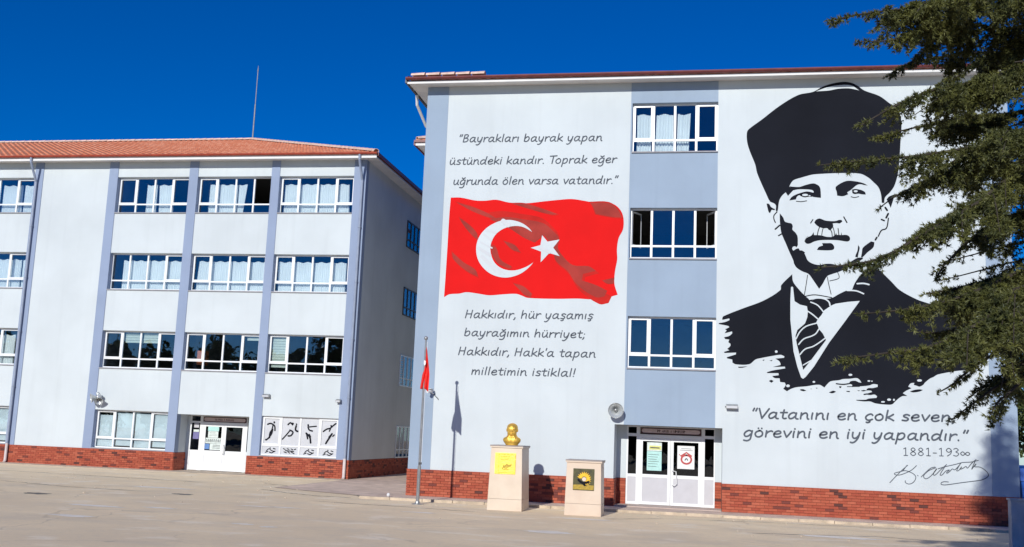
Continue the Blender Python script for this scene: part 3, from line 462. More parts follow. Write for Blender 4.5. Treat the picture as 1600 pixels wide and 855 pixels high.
def make_window(parent, x0, x1, z0, z1, yw, curtains=(), blinds=(), opened=(), film=False, label=None, inset=.20, sashes=(0,3), deco=None, frost=False, seed=1, glass='glass'):
    """frame with four tall lights over four low ones; parts: panes, sill, curtains"""
    y = yw+inset; fw = .05; zt = z0+.40*(z1-z0)/1.58
    f = MB()
    X = [x0+(x1-x0)*q for q in FRAC]
    f.box(x0, x1, y, y+.06, z1-fw, z1); f.box(x0, x1, y, y+.06, z0, z0+fw)
    f.box(x0, x0+fw, y-.001, y+.061, z0+fw, z1-fw); f.box(x1-fw, x1, y-.001, y+.061, z0+fw, z1-fw)
    f.box(x0+fw, x1-fw, y-.004, y+.064, zt-.03, zt+.03)
    for k in (1,2,3): f.box(X[k]-.035, X[k]+.035, y-.007, y+.067, z0+fw, z1-fw)
    for k in range(4):            # opening sashes add a second frame
        if k in sashes and k not in opened:
            a = X[k]+(.05 if k == 0 else .035); b = X[k+1]-(.05 if k == 3 else .035); t, c = zt+.03, z1-fw
            for q in ((a, a+.05, t, c), (b-.05, b, t, c)): f.box(q[0], q[1], y-.02, y+.02, q[2], q[3])
            f.box(a+.05, b-.05, y-.018, y+.018, t, t+.05); f.box(a+.05, b-.05, y-.018, y+.018, c-.05, c)
    win = obj('window', f, 'pvc', parent)
    if label: win['label'] = label
    for k in range(4):
        a = X[k]+(.05 if k == 0 else .035); b = X[k+1]-(.05 if k == 3 else .035)
        for lo, hi, up in ((zt+.03, z1-fw, 1), (z0+fw, zt-.03, 0)):
            if up and k in opened: continue
            obj('pane', MB().box(a+.002, b-.002, y+.024, y+.030, lo+.002, hi-.002), 'film' if film else glass, win)
    for k in opened:              # sash swung into the room
        hx = X[k+1]-.05 if k == 3 else X[k]+.05; sg = -1 if k == 3 else 1; wd = (x1-x0)/4-.10
        lo, hi = zt+.03, z1-fw
        s = MB(); ang = R(62)
        def P(u, z, d): return (hx+sg*(u*math.cos(ang)-d*math.sin(ang)*0), y+.05+u*math.sin(ang)+d, z)
        def bar(u0, u1, za, zb):
            s.add([P(u0,za,0),P(u1,za,0),P(u1,za,.05),P(u0,za,.05),P(u0,zb,0),P(u1,zb,0),P(u1,zb,.05),P(u0,zb,.05)],
                  [(0,3,2,1),(4,5,6,7),(0,1,5,4),(1,2,6,5),(2,3,7,6),(3,0,4,7)])
        bar(0,.055,lo,hi); bar(wd-.055,wd,lo,hi); bar(.055,wd-.055,lo,lo+.055); bar(.055,wd-.055,hi-.055,hi)
        obj('open_sash', s, 'pvc', win)
    obj('sill', MB().box(x0-.0, x1+.0, yw-.05, y-.003, z0-.045, z0-.004), 'sill', win)
    W = x1-x0
    for i, c in enumerate(curtains):
        a, b = c[0], c[1]; a2, b2 = (c[2], c[3]) if len(c) > 3 else (a, b)
        q = obj('curtain', curtain_mesh(x0+a*W, x0+b*W, z0-.05, z1-.26, y+.20, seed*7+i, x0b=x0+a2*W, x1b=x0+b2*W), 'curtain', win, smooth=True)
    for a, b, d in blinds:
        m_ = MB(); zz = z1-.06; n = int((zz-(z1-d))/.11)
        for j in range(n): m_.box(x0+a*W, x0+b*W, y+.12+.01*(j%2), y+.14+.01*(j%2), zz-(j+1)*.11+.012, zz-j*.11)
        obj('blind', m_, 'blind', win)
    if frost:
        for k in range(4):
            obj('paper_backing', MB().box(X[k]+.07, X[k+1]-.05, y+.10, y+.105, z0+.06+(.05 if k%2 else 0), z1-.10-.12*(k==0)), 'frost', win)
    return win

# ---------------------------------------------------------------- bricks
BL, BH, JT = .245, .081, .010
brick_me = None
def shared_brick():
    global brick_me
    if brick_me is None:
        w, h, d = (BL-JT)/2, (BH-JT)/2, .02
        m = MB().box(-w, w, -d, d*.5, -h, h)
        brick_me = bpy.data.meshes.new('brick'); brick_me.from_pydata(m.v, [], m.f); brick_me.materials.append(MT['brick'])
    return brick_me
def brick_run(front, parent, n_single=300, camx=0.0):
    """front: list of (x0,x1,z0,z1,y) front strips; returns stuff builder"""
    stuff = MB(); spots = []
    rr = random.Random(17)
    for x0, x1, z0, z1, y in front:
        rows = int(round((z1-z0)/BH)); h = (z1-z0)/rows
        for r_ in range(rows):
            zc = z0+h*(r_+.5); x = x0-(BL/2 if r_%2 else 0)
            while x < x1-.02:
                a = max(x, x0); b = min(x+BL-JT, x1)
                if b-a > .03:
                    full = abs((b-a)-(BL-JT)) < .004
                    spots.append((a, b, zc, h, y, full, rr.uniform(-.004,.005)))
                x += BL
    full = [s for s in spots if s[5]]
    full.sort(key=lambda s: abs((s[0]+s[1])/2-camx)+max(0, s[4])*5)
    single = full[:n_single]; keep = set(id(s) for s in single)
    me = shared_brick()
    for a, b, zc, h, y, _, dy in single:
        link_mesh('brick', me, None, parent, ((a+b)/2, y-.012+dy, zc))
    for s in spots:
        if id(s) in keep: continue
        a, b, zc, h, y, _, dy = s
        stuff.box(a, b, y-.032+dy, y-.002+dy, zc-h/2+JT/2, zc+h/2-JT/2, rr.random())
    return stuff
def side_bricks(stuff, x, y0, y1, z0, z1, sg, seed=3):
    rr = random.Random(seed); rows = int(round((z1-z0)/BH)); h = (z1-z0)/rows
    for r_ in range(rows):
        zc = z0+h*(r_+.5); y = y0-(BL/2 if r_%2 else 0)
        while y < y1-.02:
            a = max(y, y0); b = min(y+BL-JT, y1)
            if b-a > .03:
                dx = rr.uniform(.018,.030)*sg
                stuff.box(min(x, x+dx), max(x, x+dx), a, b, zc-h/2+JT/2, zc+h/2-JT/2, rr.random())
            y += BL
    return stuff

# ---------------------------------------------------------------- roofs
def tile_slope(A, B, inset_a, inset_b, run, z0, slope, axis='x', sign=1, ystep=.36, amp=.03, dx=.1):
    """corrugated tiled slope from an eave line (from A to B along the axis) rising inwards"""
    m = MB(); rows = int(run/ystep)
    for r_ in range(rows):
        t0 = r_*ystep; t1 = min(run, (r_+1)*ystep)
        xa0, xb0 = A[0]+inset_a*t0, B[0]-inset_b*t0
        xa1, xb1 = A[0]+inset_a*t1, B[0]-inset_b*t1
        n = int((B[0]-A[0])/dx)+1; vs = []
        for i in range(n+1):
            X = A[0]+dx*i
            for (xa, xb, t, lift) in ((xa0, xb0, t0, .045), (xa1, xb1, t1, .0)):
                x = min(max(X, xa), max(xb, xa))
                z = z0+slope*t+lift+amp*math.cos(2*math.pi*x/.3)
                vs.append((x, t, z))
        fs = []
        for i in range(n):
            if vs[2*i][0] == vs[2*i+2][0] and vs[2*i+1][0] == vs[2*i+3][0]: continue
            fs.append((2*i, 2*i+2, 2*i+3, 2*i+1))
        k0 = len(vs)
        for i in range(n+1): x, t, z = vs[2*i]; vs.append((x, t+.004, z-.05))     # the front lip of each course
        for i in range(n):
            if vs[2*i][0] == vs[2*i+2][0]: continue
            fs.append((k0+i, k0+i+1, 2*i+2, 2*i))
        if axis == 'x': vs = [(x, A[1]+sign*t, z) for x, t, z in vs]
        else: vs = [(A[1]+sign*t, x, z) for x, t, z in vs]
        m.add(vs, fs)
    return m
ridge_me = None
def ridge_tiles(p, q, parent, step=.42):
    global ridge_me
    p = Vector(p); q = Vector(q); L = (q-p).length; n = int(L/step); d = (q-p).normalized()
    if ridge_me is None:
        m = MB(); vs = []; K = 7
        for s, r_ in ((-.23,.115),(.23,.135)):
            for w in (0,-.02):
                for k in range(K): a = math.pi*k/(K-1); vs.append((s, math.cos(a)*(r_+w), math.sin(a)*(r_+w)*.9))
        fs = []
        for k in range(K-1):
            fs.append((k, k+1, 2*K+k+1, 2*K+k)); fs.append((K+k, 3*K+k, 3*K+k+1, K+k+1)); fs.append((k, K+k, K+k+1, k+1)); fs.append((2*K+k, 2*K+k+1, 3*K+k+1, 3*K+k))
        ridge_me = bpy.data.meshes.new('ridge_tile'); ridge_me.from_pydata(vs, [], fs); ridge_me.materials.append(MT['ridge'])
    rot = d.to_track_quat('X', 'Z').to_euler()
    for i in range(n):
        c = p+d*(i+.5)*(L/n)
        o = link_mesh('ridge_tile', ridge_me, None, parent, c); o.rotation_euler = rot
def gutter(x0, x1, y, z, m=None):
    m = m or MB(); K = 8; vs = []
    for x in (x0, x1):
        for r_ in (.075, .062):
            for k in range(K+1):
                a = math.pi+math.pi*k/K; vs.append((x, y+math.cos(a)*r_, z+math.sin(a)*r_*1.1))
    w = K+1; fs = []
    for k in range(K):
        fs.append((k, k+1, 2*w+k+1, 2*w+k)); fs.append((w+k, 3*w+k, 3*w+k+1, w+k+1))
    fs += [(0, 2*w, 3*w, w), (K, w+K, 3*w+K, 2*w+K)]
    m.add(vs, fs)
    for x in (x0, x1): m.add([(x, y+math.cos(math.pi+math.pi*k/K)*.075, z+math.sin(math.pi+math.pi*k/K)*.08) for k in range(K+1)], [tuple(range(K+1))])
    return m

# ================================================================ LEFT BUILDING
YL = 8.97
LB = thing('school_building', (-24.5, YL, GZ), 'long white four-storey school block with lavender pilasters and orange tiled roof, left of the passage', 'building')
WT = 13.22
BT, BB = .687, GZ-.02
P_ = [(-29.756,-29.34),(-26.091,-25.667),(-22.258,-21.845),(-18.443,-18.065),(-14.724,-14.19)]
vz = {3:(10.942,12.541),2:(7.542,9.141),1:(4.142,5.741),0:(.742,2.341)}
D = .32
def solid_cells(m, x0, x1, zr, y, d=D):
    for a, b in zr: m.box(x0, x1, y, y+d, a, b)
w = MB()
full = [(BT, WT)]
gaps = [(BT,vz[0][0]-.002),(vz[0][1],vz[1][0]-.002),(vz[1][1],vz[2][0]-.002),(vz[2][1],vz[3][0]-.002),(vz[3][1],WT)]
solid_cells(w, -33.5, -29.756, gaps, YL+.03)
w.box(-48.6, -33.5, YL+.03, YL+D, BT, WT)
w.box(-29.34, -26.091, YL+.03, YL+D, BT, WT)
solid_cells(w, -25.667, -22.258, gaps, YL+.03)
DOOR = (-21.86, -18.62)
w.box(-21.845, -18.443, YL+.03, YL+D, 2.28, vz[1][0]-.002)
w.box(-18.62, -18.443, YL+.03, YL+D, BT, 2.28)
solid_cells(w, -21.845, -18.443, gaps[2:], YL+.03)
solid_cells(w, -18.065, -14.724, gaps, YL+.03)
obj('front_wall', w, 'white_wall', LB)
for k, (a, b) in enumerate(P_):
    obj('pilaster', MB().box(a, b, YL, YL+D+.02, BT, WT), 'blue_wall_left', LB)
# body: side, back, floors
obj('side_wall', MB().box(-14.49, -14.19, YL+D+.022, 30.6, BT, WT), 'side_wall', LB)
obj('back_wall', MB().box(-48.6, -14.49, 30.3, 30.6, BB, WT).box(-48.9, -48.6, YL, 30.6, BB, WT), 'white_wall', LB)
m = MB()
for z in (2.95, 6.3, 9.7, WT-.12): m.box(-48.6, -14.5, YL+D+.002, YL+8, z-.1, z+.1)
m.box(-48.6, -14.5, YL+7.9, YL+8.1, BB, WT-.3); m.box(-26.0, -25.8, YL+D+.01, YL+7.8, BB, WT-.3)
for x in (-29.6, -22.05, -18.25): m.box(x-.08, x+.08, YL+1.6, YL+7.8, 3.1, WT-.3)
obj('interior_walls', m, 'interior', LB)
# brick plinth
pl = MB().box(-48.6, -21.86, YL+.03, YL+D, BB, BT-.005).box(-18.62, -14.19, YL+.03, YL+D, BB, BT-.005).box(-14.49, -14.20, YL+D+.002, 30, BB, BT-.005)
plinth = obj('brick_plinth', pl, 'mortar', LB)
st = brick_run([(-31.9, -21.86, BB+.01, BT-.012, YL+.03), (-18.60, -14.17, BB+.01, BT-.012, YL+.03)], plinth, 298, -20)
side_bricks(st, -14.20, YL, 22, BB+.01, BT-.012, 1)
side_bricks(st, -21.86, YL+.03, YL+1.0, BB+.01, BT-.012, 1, 5)
st = obj('brick_field', st, 'brick', plinth); st['kind'] = 'stuff'
obj('plinth_cap', MB().box(-48, -21.87, YL-.012, YL+.028, BT-.014, BT+.006).box(-18.6, -14.17, YL-.012, YL+.028, BT-.014, BT+.006), 'brick', LB)
# windows
def LW(b, row, **k):
    x0, x1 = {'z':(-33.5,-29.756),'a':(-25.667,-22.258),'b':(-21.845,-18.443),'c':(-18.065,-14.724)}[b]
    z0, z1 = vz[row]; return make_window(LB, x0, x1, z0, z1, YL+.03, **k)
LW('z',3, curtains=[(.06,.28),(.52,.78),(.81,1)], seed=3, label='top window at the left end, curtains partly drawn')
LW('z',2, curtains=[(.1,.50),(.51,.87),(.89,1)], seed=4, label='second-floor window at the left end, curtains drawn')
LW('z',1, curtains=[(.5,.9)], seed=5, label='first-floor window at the left end')
LW('z',0, frost=True, seed=6, label='ground-floor window at the left end')
LW('a',3, curtains=[(.36,.51),(.53,.745,.55,.745)], seed=7, label='top window right of the blank wall, two narrow curtains in the middle')
LW('a',2, curtains=[(.13,.26),(.25,.505),(.50,.755),(.75,1)], seed=8, sashes=(3,), opened=(), label='second-floor window with a dark gap at its left end')
LW('a',1, blinds=[(.27,.50,.55),(.52,.75,.50)], seed=9, label='dark first-floor window with two half-lowered blinds')
LW('a',0, frost=True, seed=10, label='ground-floor window papered over behind the glass')
LW('b',3, curtains=[(.12,.25),(.26,.505),(.51,.63,.51,.59)], opened=(3,), sashes=(0,), seed=11, label='top window with its right sash open')
LW('b',2, curtains=[(.06,.25,.04,.25),(.245,.505),(.50,.755),(.75,1)], seed=12, label='second-floor window above the left entrance bay')
wb = LW('b',1, blinds=[(.80,1,.36)], seed=13, label='dark first-floor window with an orange box inside')
obj('cardboard_box', MB().box(-21.45, -21.10, YL+.55, YL+.9, 4.4, 5.0), 'orange_box', wb)
LW('c',3, curtains=[(.03,.25),(.25,.50),(.505,.75),(.755,.90,.755,.92)], seed=14, label='top window nearest the corner, curtains drawn')
LW('c',2, curtains=[(.02,.25,.04,.25),(.245,.50),(.50,.755),(.75,.93)], seed=15, label='second-floor window nearest the corner')
LW('c',1, blinds=[(.03,.24,1.45)], seed=16, label='first-floor window nearest the corner, blind down in its left light')
wf = LW('c',0, film=True, inset=.12, seed=17, label='ground-floor window covered in grey film with athlete silhouettes')
# athletes printed on the film
yy = YL+.03+.12+.02
def sil(cx, cz, strokes, w_, m_):
    for i, s in enumerate(strokes): m_.ribbon([(cx+a*.01, cz+b*.01) for a, b in s], w_*(1-.15*(i%3)), yy-.0015*i)
Wd = (-14.724+18.065)/4; base = -18.065
FIG = [ [[(8,38),(9,36)],[(-20,28),(-8,32),(4,28),(12,20),(14,4)],[(4,28),(2,14),(-2,0)],[(2,6),(-6,-6),(-8,-26)],[(4,8),(0,-10),(-12,-28),(-22,-36)],[(-24,-34),(-23,-36)]],
        [[(6,36),(8,34)],[(-14,30),(-4,38),(6,30)],[(22,34),(24,32)],[(22,26),(20,10),(30,4)],[(-4,8),(10,0),(2,-14),(-10,-16)],[(-4,6),(-18,-12),(-34,-30)]],
        [[(-10,32),(-9,29)],[(-10,24),(-4,12),(10,8)],[(-4,24),(10,26),(26,28)],[(-16,-2),(-6,-10),(2,-20),(6,-40)],[(-14,-4),(-8,-24)],[(-2,-6),(4,-16)]],
        [[(6,32),(8,30)],[(-26,8),(-12,18),(2,22),(16,34),(26,42)],[(4,20),(0,10)],[(12,0),(6,-10),(-4,-26),(-12,-40)],[(10,-2),(0,-14)],[(22,-4),(16,-10)]] ]
for k in range(4):
    fm = MB(); sil(base+Wd*(k+.5), 1.72, FIG[k], .075, fm); obj('athlete_silhouette', fm, 'portrait', wf)
for k in range(4):
    cx = base+Wd*(k+.5); fm = MB()
    for i, s in enumerate([[(-16,-2),(-6,6),(4,0),(16,-3)],[(-2,10),(0,8)],[(-20,-8),(-10,-4)],[(8,-8),(20,-2)],[(-4,-6),(6,-9)],[(12,8),(20,6)]] if k != 1 else [[(-26,9),(-18,6)],[(-10,9),(-2,7)],[(6,9),(14,6)],[(20,7),(26,9)],[(-22,-3),(-12,-6)],[(-6,-2),(2,-7)],[(8,-3),(20,-8)],[(-16,2),(18,0)]]):
        fm.ribbon([(cx+a*.0105, .94+b*.011) for a, b in s], .04, yy-.0013*i)
    obj('athlete_silhouette', fm, 'portrait', wf)
# windows in the shaded side wall
for i, (z0, z1) in enumerate(((10.66,11.95),(7.38,8.72),(4.02,5.50),(.68,2.16))):
    x = -14.19
    f = MB(); y0, y1 = 15.35, 17.9
    f.box(x+.002, x+.045, y0, y1, z0, z0+.06).box(x+.002, x+.045, y0, y1, z1-.06, z1)
    for y in (y0, y0+.62, y0+1.25, y0+1.9, y1-.06): f.box(x+.004, x+.05, y, y+.06, z0+.06, z1-.06)
    f.box(x+.006, x+.052, y0+.06, y1-.06, z0+.36, z0+.41)
    wn_ = obj('window', f, 'dark_metal' if i < 2 else 'pvc', LB)
    for k in range(4):
        ya = y0+.06+.63*k
        obj('pane', MB().box(x+.012, x+.018, ya, ya+.55, z0+.42, z1-.06), 'glass', wn_)
        obj('pane', MB().box(x+.012, x+.018, ya, ya+.55, z0+.06, z0+.36), 'glass', wn_)
    if i >= 2:
        lm = MB()
        for k in range(8):
            if i == 2:
                for j in range(11): lm.box(x+.020, x+.024, y0+.12+(k//4)*.66, y0+.50+(k//4)*.66, z0+.1+.12*j, z0+.15+.12*j)
                break
            lm.box(x+.020, x+.024, y0+.12+.14*k, y0+.18+.14*k, z0+.5, z1-.3-.1*(k%3))
        obj('curtain', lm, 'film', wn_)
# eaves and roof
OH = .55
X1e = -13.60; Y0e = YL-OH; X0e = -50.0
obj('soffit', MB().box(X0e, X1e, Y0e+.022, YL+.3, WT+.001, WT+.03).box(-14.4, X1e, YL+.302, 31, WT+.001, WT+.03), 'soffit', LB)
obj('fascia', MB().box(X0e, X1e, Y0e-.0, Y0e+.02, WT-.06, WT+.10).box(X1e-.02, X1e, Y0e+.021, 31, WT-.06, WT+.10), 'fascia', LB)
g = gutter(X0e, X1e+.05, Y0e-.078, WT+.15); 
obj('gutter', g, 'gutter_left', LB)
gm = MB().box(X1e, X1e+.09, Y0e-.02, 31, WT+.03, WT+.17); obj('side_gutter', gm, 'gutter', LB)
RZ = WT+.16; SL = .35; T_ = 10.9
rf = obj('roof', tile_slope((X0e, Y0e), (X1e, Y0e), 0, 1, T_, RZ, SL), 'tile', LB)
rf['kind'] = 'stuff'
m = tile_slope((Y0e, X1e), (31.1, X1e), 1, 1, T_, RZ, SL, axis='y', sign=-1)
obj('roof_hip', m, 'tile', LB)['kind'] = 'stuff'
m = MB().add([(X0e,31.1,RZ),(X1e,31.1,RZ),(X1e-T_,Y0e+T_+.5,RZ+SL*T_),(X0e,Y0e+T_+.5,RZ+SL*T_)], [(0,1,2,3)]); obj('roof_back', m, 'tile', LB)
ridge_tiles((X0e, Y0e+T_, RZ+SL*T_+.03), (X1e-T_, Y0e+T_, RZ+SL*T_+.03), rf)
ridge_tiles((X1e-T_, Y0e+T_, RZ+SL*T_+.05), (X1e-.05, Y0e+.05, RZ+.06), rf)
# downpipes
def downpipe(x, zt_, y, parent, ztop):
    p = MB().tube([(x, Y0e-.06, ztop), (x, Y0e-.04, ztop-.22), (x, y-.09, zt_), (x, y-.09, .75)], .055, 10)
    for z in (3.2, 5.6, 8.0, 10.3): p.lathe([(.072,-.03),(.072,.03)], (x, y-.09, z)); p.box(x-.02, x+.02, y-.05, y, z-.02, z+.02)
    o = obj('downpipe', p, 'pipe', parent, smooth=False)
    obj('pipe_shoe', MB().tube([(x, y-.09, .75), (x, y-.09, .02), (x, y-.16, -.05)], .062, 10), 'pipe_pale', o)
downpipe(-29.60, 12.3, YL, LB, WT+.10)
downpipe(-14.32, 12.3, YL, LB, WT+.10)

# entrance of the left building
def door_set(parent, x0, x1, z0, z1, y, sx, gz, kind):
    """double door with side lights; sx = x of stiles"""
    f = MB(); t = .07
    zr = z1-.28                         # rail under the sign band
    f.box(x0, x1, y, y+t, z1-.05, z1)
    for x in sx: f.box(x[0], x[1], y-.002, y+t+.002, z0, z1-.05)
    f.box(sx[0][1], sx[1][0], y, y+t, zr-.06, zr+.02); f.box(sx[1][1], sx[-2][0], y, y+t, zr-.10, zr)
    if len(sx) == 5: f.box(sx[3][1], sx[4][0], y, y+t, zr-.06, zr+.02)
    d = obj('door_frame', f, 'pvc', parent)
    cells = [(sx[i][1], sx[i+1][0]) for i in range(len(sx)-1)]
    return d, cells, zr
yd = YL+1.0
DX = [(-21.74,-21.66),(-21.27,-21.10),(-19.22,-19.10),(-18.70,-18.64)]
fr, cells, zr = door_set(LB, -21.74, -18.64, GZ+.02, 2.28, yd, DX, 0, 'L')
def leaf(parent, x0, x1, z0, z1, zg, y, panel, hinge=0, st=.10, lab=None):
    m = MB(); m.box(x0, x0+st, y-.025, y+.03, z0, z1).box(x1-st, x1, y-.025, y+.03, z0, z1)
    m.box(x0+st, x1-st, y-.023, y+.028, z0, z0+.09).box(x0+st, x1-st, y-.023, y+.028, z1-.09, z1).box(x0+st, x1-st, y-.023, y+.028, zg-.10, zg)
    o = obj('door', m, 'pvc', parent)
    if lab: o['label'] = lab
    obj('pane', MB().box(x0+st, x1-st, y-.004, y+.004, zg+.001, z1-.091), 'door_glass', o)
    pm = MB(); n = 5; wd = (x1-x0-2*st)/n
    for k in range(n): pm.box(x0+st+wd*k+.004, x0+st+wd*(k+1)-.004, y-.012, y+.012, z0+.091, zg-.101)
    pm.box(x0+st+.001, x1-st-.001, y-.008, y+.008, z0+.0915, zg-.1015)
    obj('door_panel', pm, panel, o)
    return o
mid = (-21.10-19.22)/2
zl = zr-.10
dl = leaf(LB, -21.10, mid-.004, GZ+.03, zl, .80, yd+.03, 'pvc'); dr = leaf(LB, mid+.004, -19.22, GZ+.03, zl, .80, yd+.03, 'pvc')
def sidelight(parent, x0, x1, z0, zb, zt_, ztop, y, panel):
    m = MB().box(x0, x1, y-.02, y+.03, zb-.07, zb).box(x0, x1, y-.02, y+.03, z0, z0+.07)
    o = obj('side_light', m, 'pvc', parent)
    obj('pane', MB().box(x0, x1, y-.004, y+.004, zb+.001, zt_), 'door_glass', o); obj('pane', MB().box(x0, x1, y-.004, y+.004, zt_+.083, ztop), 'door_glass', o)
    obj('door_panel', MB().box(x0, x1, y-.01, y+.01, z0+.071, zb-.071), panel, o); return o
sl = sidelight(LB, -21.66, -21.27, GZ+.03, .80, zr-.061, 2.229, yd+.03, 'pvc'); sidelight(LB, -19.10, -18.70, GZ+.03, .80, zr-.061, 2.229, yd+.03, 'pvc')
obj('handle', MB().tube([(mid+.06, yd+.0, 1.06), (mid+.06, yd-.06, 1.04), (mid+.10, yd-.07, .9), (mid+.09, yd-.07, .72), (mid+.06, yd-.06, .66), (mid+.06, yd+.0, .64)], .014, 6), 'steel', dr)
def sheet(name, x0, x1, z0, z1, y, m_, parent): return obj(name, MB().box(x0, x1, y-.003, y, z0, z1), m_, parent)
py = yd+.02
sheet('poster', -20.90, -20.40, 1.62, 1.83, py, 'paper_cyan', dl); sheet('poster', -20.88, -20.42, 1.34, 1.61, py, 'paper', dl)
bn = sheet('banner', -20.98, -20.22, 1.10, 1.33, py-.002, 'paper', dl)
sheet('poster', -21.0, -20.78, .85, 1.08, py, 'paper_blue', dl); sheet('poster', -20.76, -20.22, .83, 1.09, py, 'paper', dl)
sheet('poster', -21.55, -21.33, 1.74, 1.93, py, 'pvc_panel', sl); sheet('poster', -21.56, -21.31, 1.56, 1.66, py, 'paper', sl); sheet('poster', -21.57, -21.30, 1.26, 1.55, py, 'paper_purple', sl)
lm = MB(); rr = random.Random(12)
x = -20.94
while x < -20.30:                       # heavy letters too small to read in the photograph
    w_ = rr.uniform(.055,.075)
    lm.ribbon([(x,1.15),(x+.004,1.27)], .02, py-.008, False); lm.ribbon([(x+.01,1.27),(x+w_*.7,1.24),(x+w_*.75,1.2),(x+w_*.7,1.155)], .018, py-.0085, False)
    if rr.random() < .6: lm.ribbon([(x+.01,1.21),(x+w_*.6,1.205)], .016, py-.009, False)
    x += w_+.028
for z in (1.03,.97,.91): lm.ribbon([(-20.62,z),(-20.30,z-.004)], .018, py-.008, False)
for z in (1.55,1.49,1.43): lm.ribbon([(-20.82,z),(-20.5,z)], .008, py-.008, False)
obj('banner_print', lm, 'paper_dark', dl)
def sign(parent, x0, x1, z0, z1, y, label=None):
    s = obj('door_sign', MB().box(x0, x1, y-.03, y, z0, z1), 'sign_frame', parent)
    n = 8; h = (z1-z0)/2-.028; cz = (z0+z1)/2; pts = []
    for k in range(n+1): a = -math.pi/2+math.pi*k/n; pts.append((x1-.035-h+h*math.cos(a), cz+h*math.sin(a)))
    for k in range(n+1): a = math.pi/2+math.pi*k/n; pts.append((x0+.035+h+h*math.cos(a), cz+h*math.sin(a)))
    obj('sign_face', MB().poly(pts, y-.033), 'sign_face', s)
    m = MB(); rr = random.Random(int(x0*10)); L = x1-x0; x = x0+L*.28
    words = (2,4,1,7); wd = .052
    for nw in words:
        for k in range(nw):
            hh = h*.55; q = rr.choice((0,1,2,3))
            z_ = cz
            if q == 0: m.ribbon([(x,z_-hh),(x,z_+hh)], .02, y-.036, False); m.ribbon([(x+.012,z_+hh*.9),(x+.035,z_+hh*.3),(x+.014,z_)], .014, y-.0365)
            elif q == 1: m.ribbon([(x,z_-hh),(x+.016,z_+hh),(x+.034,z_-hh)], .016, y-.036, False)
            elif q == 2: m.ribbon([(x,z_+hh),(x,z_-hh),(x+.034,z_-hh),(x+.034,z_+hh)], .014, y-.036, False)
            else: m.ribbon([(x,z_-hh),(x,z_+hh)], .016, y-.036, False); m.ribbon([(x+.016,z_-hh*.3),(x+.016,z_+hh*.7)], .012, y-.0365, False)
            x += wd
        x += .045
    obj('sign_lettering', m, 'sign_frame', s)
    return s
sign(LB, -21.12, -19.16, zr+.01, zr+.215, yd-.005)
obj('recess_wall', MB().box(-22.2, -21.86, YL+D+.03, yd+.1, BT, 2.28).box(-21.86, -21.745, yd+.0, yd+.1, BB, 2.28).box(-18.635, -18.3, YL+D+.002, yd+.1, BB, 2.28).box(-22.2, -18.3, YL+D+.002, yd+.1, 2.29, 2.45), 'white_wall', LB)
obj('recess_plinth', MB().box(-22.2, -21.861, YL+D+.03, yd+.1, BB, BT-.003), 'mortar', LB)

# ================================================================ RIGHT BUILDING
RB = thing('school_building', (-.2, 0, GZ), 'tall white school wing painted with a red flag and a large portrait', 'building')
xa, xb, xc, xd, xe, xf = -9.129, -8.415, -2.434, .284, 7.992, 8.72
B1 = .81
dx0, dx1, dzt = -2.71, .50, 2.43
wz = {3:(10.955,12.545),2:(7.56,9.15),1:(4.165,5.745)}
w = MB(); w.box(xb, xc, 0, D, dzt, WT).box(xb, dx0, 0, D, B1, dzt).box(xd, xe, 0, D, dzt, WT).box(dx1, xe, 0, D, B1, dzt)
obj('front_wall', w, 'white_wall', RB)
m = MB().box(xc, xd, .0, D, dzt, wz[1][0]-.002).box(xc, xd, 0, D, wz[1][1], wz[2][0]-.002).box(xc, xd, 0, D, wz[2][1], wz[3][0]-.002).box(xc, xd, 0, D, wz[3][1], WT)
m.box(xc, xc+.045, 0, D, wz[1][0]-.002, wz[1][1]).box(xc, xc+.045, 0, D, wz[2][0]-.002, wz[2][1]).box(xc, xc+.045, 0, D, wz[3][0]-.002, wz[3][1])
obj('blue_bay', m, 'blue_wall', RB)
obj('pilaster', MB().box(xa, xb, -.012, D+.02, B1, WT), 'blue_wall', RB)
obj('pilaster', MB().box(xe, xf, -.012, D+.02, B1, WT), 'blue_wall', RB)
obj('side_wall', MB().box(xa, xa+.3, D+.022, 7.4, B1, WT).box(xf-.3, xf, D+.022, 7.4, B1, WT), 'side_wall', RB)
obj('wing_wall', MB().box(-10.85, 8.5, 7.402, 7.7, GZ, WT).box(-10.85, -10.55, 7.7, 24, GZ, WT).box(8.2, 8.5, 7.7, 24, GZ, WT).box(-10.85, 8.5, 24, 24.3, GZ, WT), 'side_wall', RB)
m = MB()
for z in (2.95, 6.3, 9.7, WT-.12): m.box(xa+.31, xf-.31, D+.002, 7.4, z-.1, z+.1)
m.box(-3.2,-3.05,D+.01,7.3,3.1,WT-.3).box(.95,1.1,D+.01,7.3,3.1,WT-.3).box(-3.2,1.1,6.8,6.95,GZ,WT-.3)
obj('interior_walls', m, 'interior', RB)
pl = MB().box(xa+.0, dx0-.0, .0, D, GZ, B1-.005).box(dx1, xf, .0, D, GZ, B1-.005).box(xa+.005, xa+.3, D+.001, 7.4, GZ, B1-.005).box(xf-.3, xf-.005, D+.001, 7.4, GZ, B1-.005)
plinth = obj('brick_plinth', pl, 'mortar', RB)
st = brick_run([(xa-.02, dx0+.0, 0.0, B1-.012, .0), (dx1, xf+.02, 0.0, B1-.012, .0)], plinth, 298, 0)
side_bricks(st, dx0, 0.0, 1.0, 0.0, B1-.012, 1, 8)
for x0_, x1_ in ((dx0+.02, -2.405), (.30, dx1)):
    for r_ in range(10): st.box(x0_, x1_-.005, .972, .99, .0+r_*.08+.005, .0+r_*.08+.075, random.random())
st = obj('brick_field', st, 'brick', plinth); st['kind'] = 'stuff'
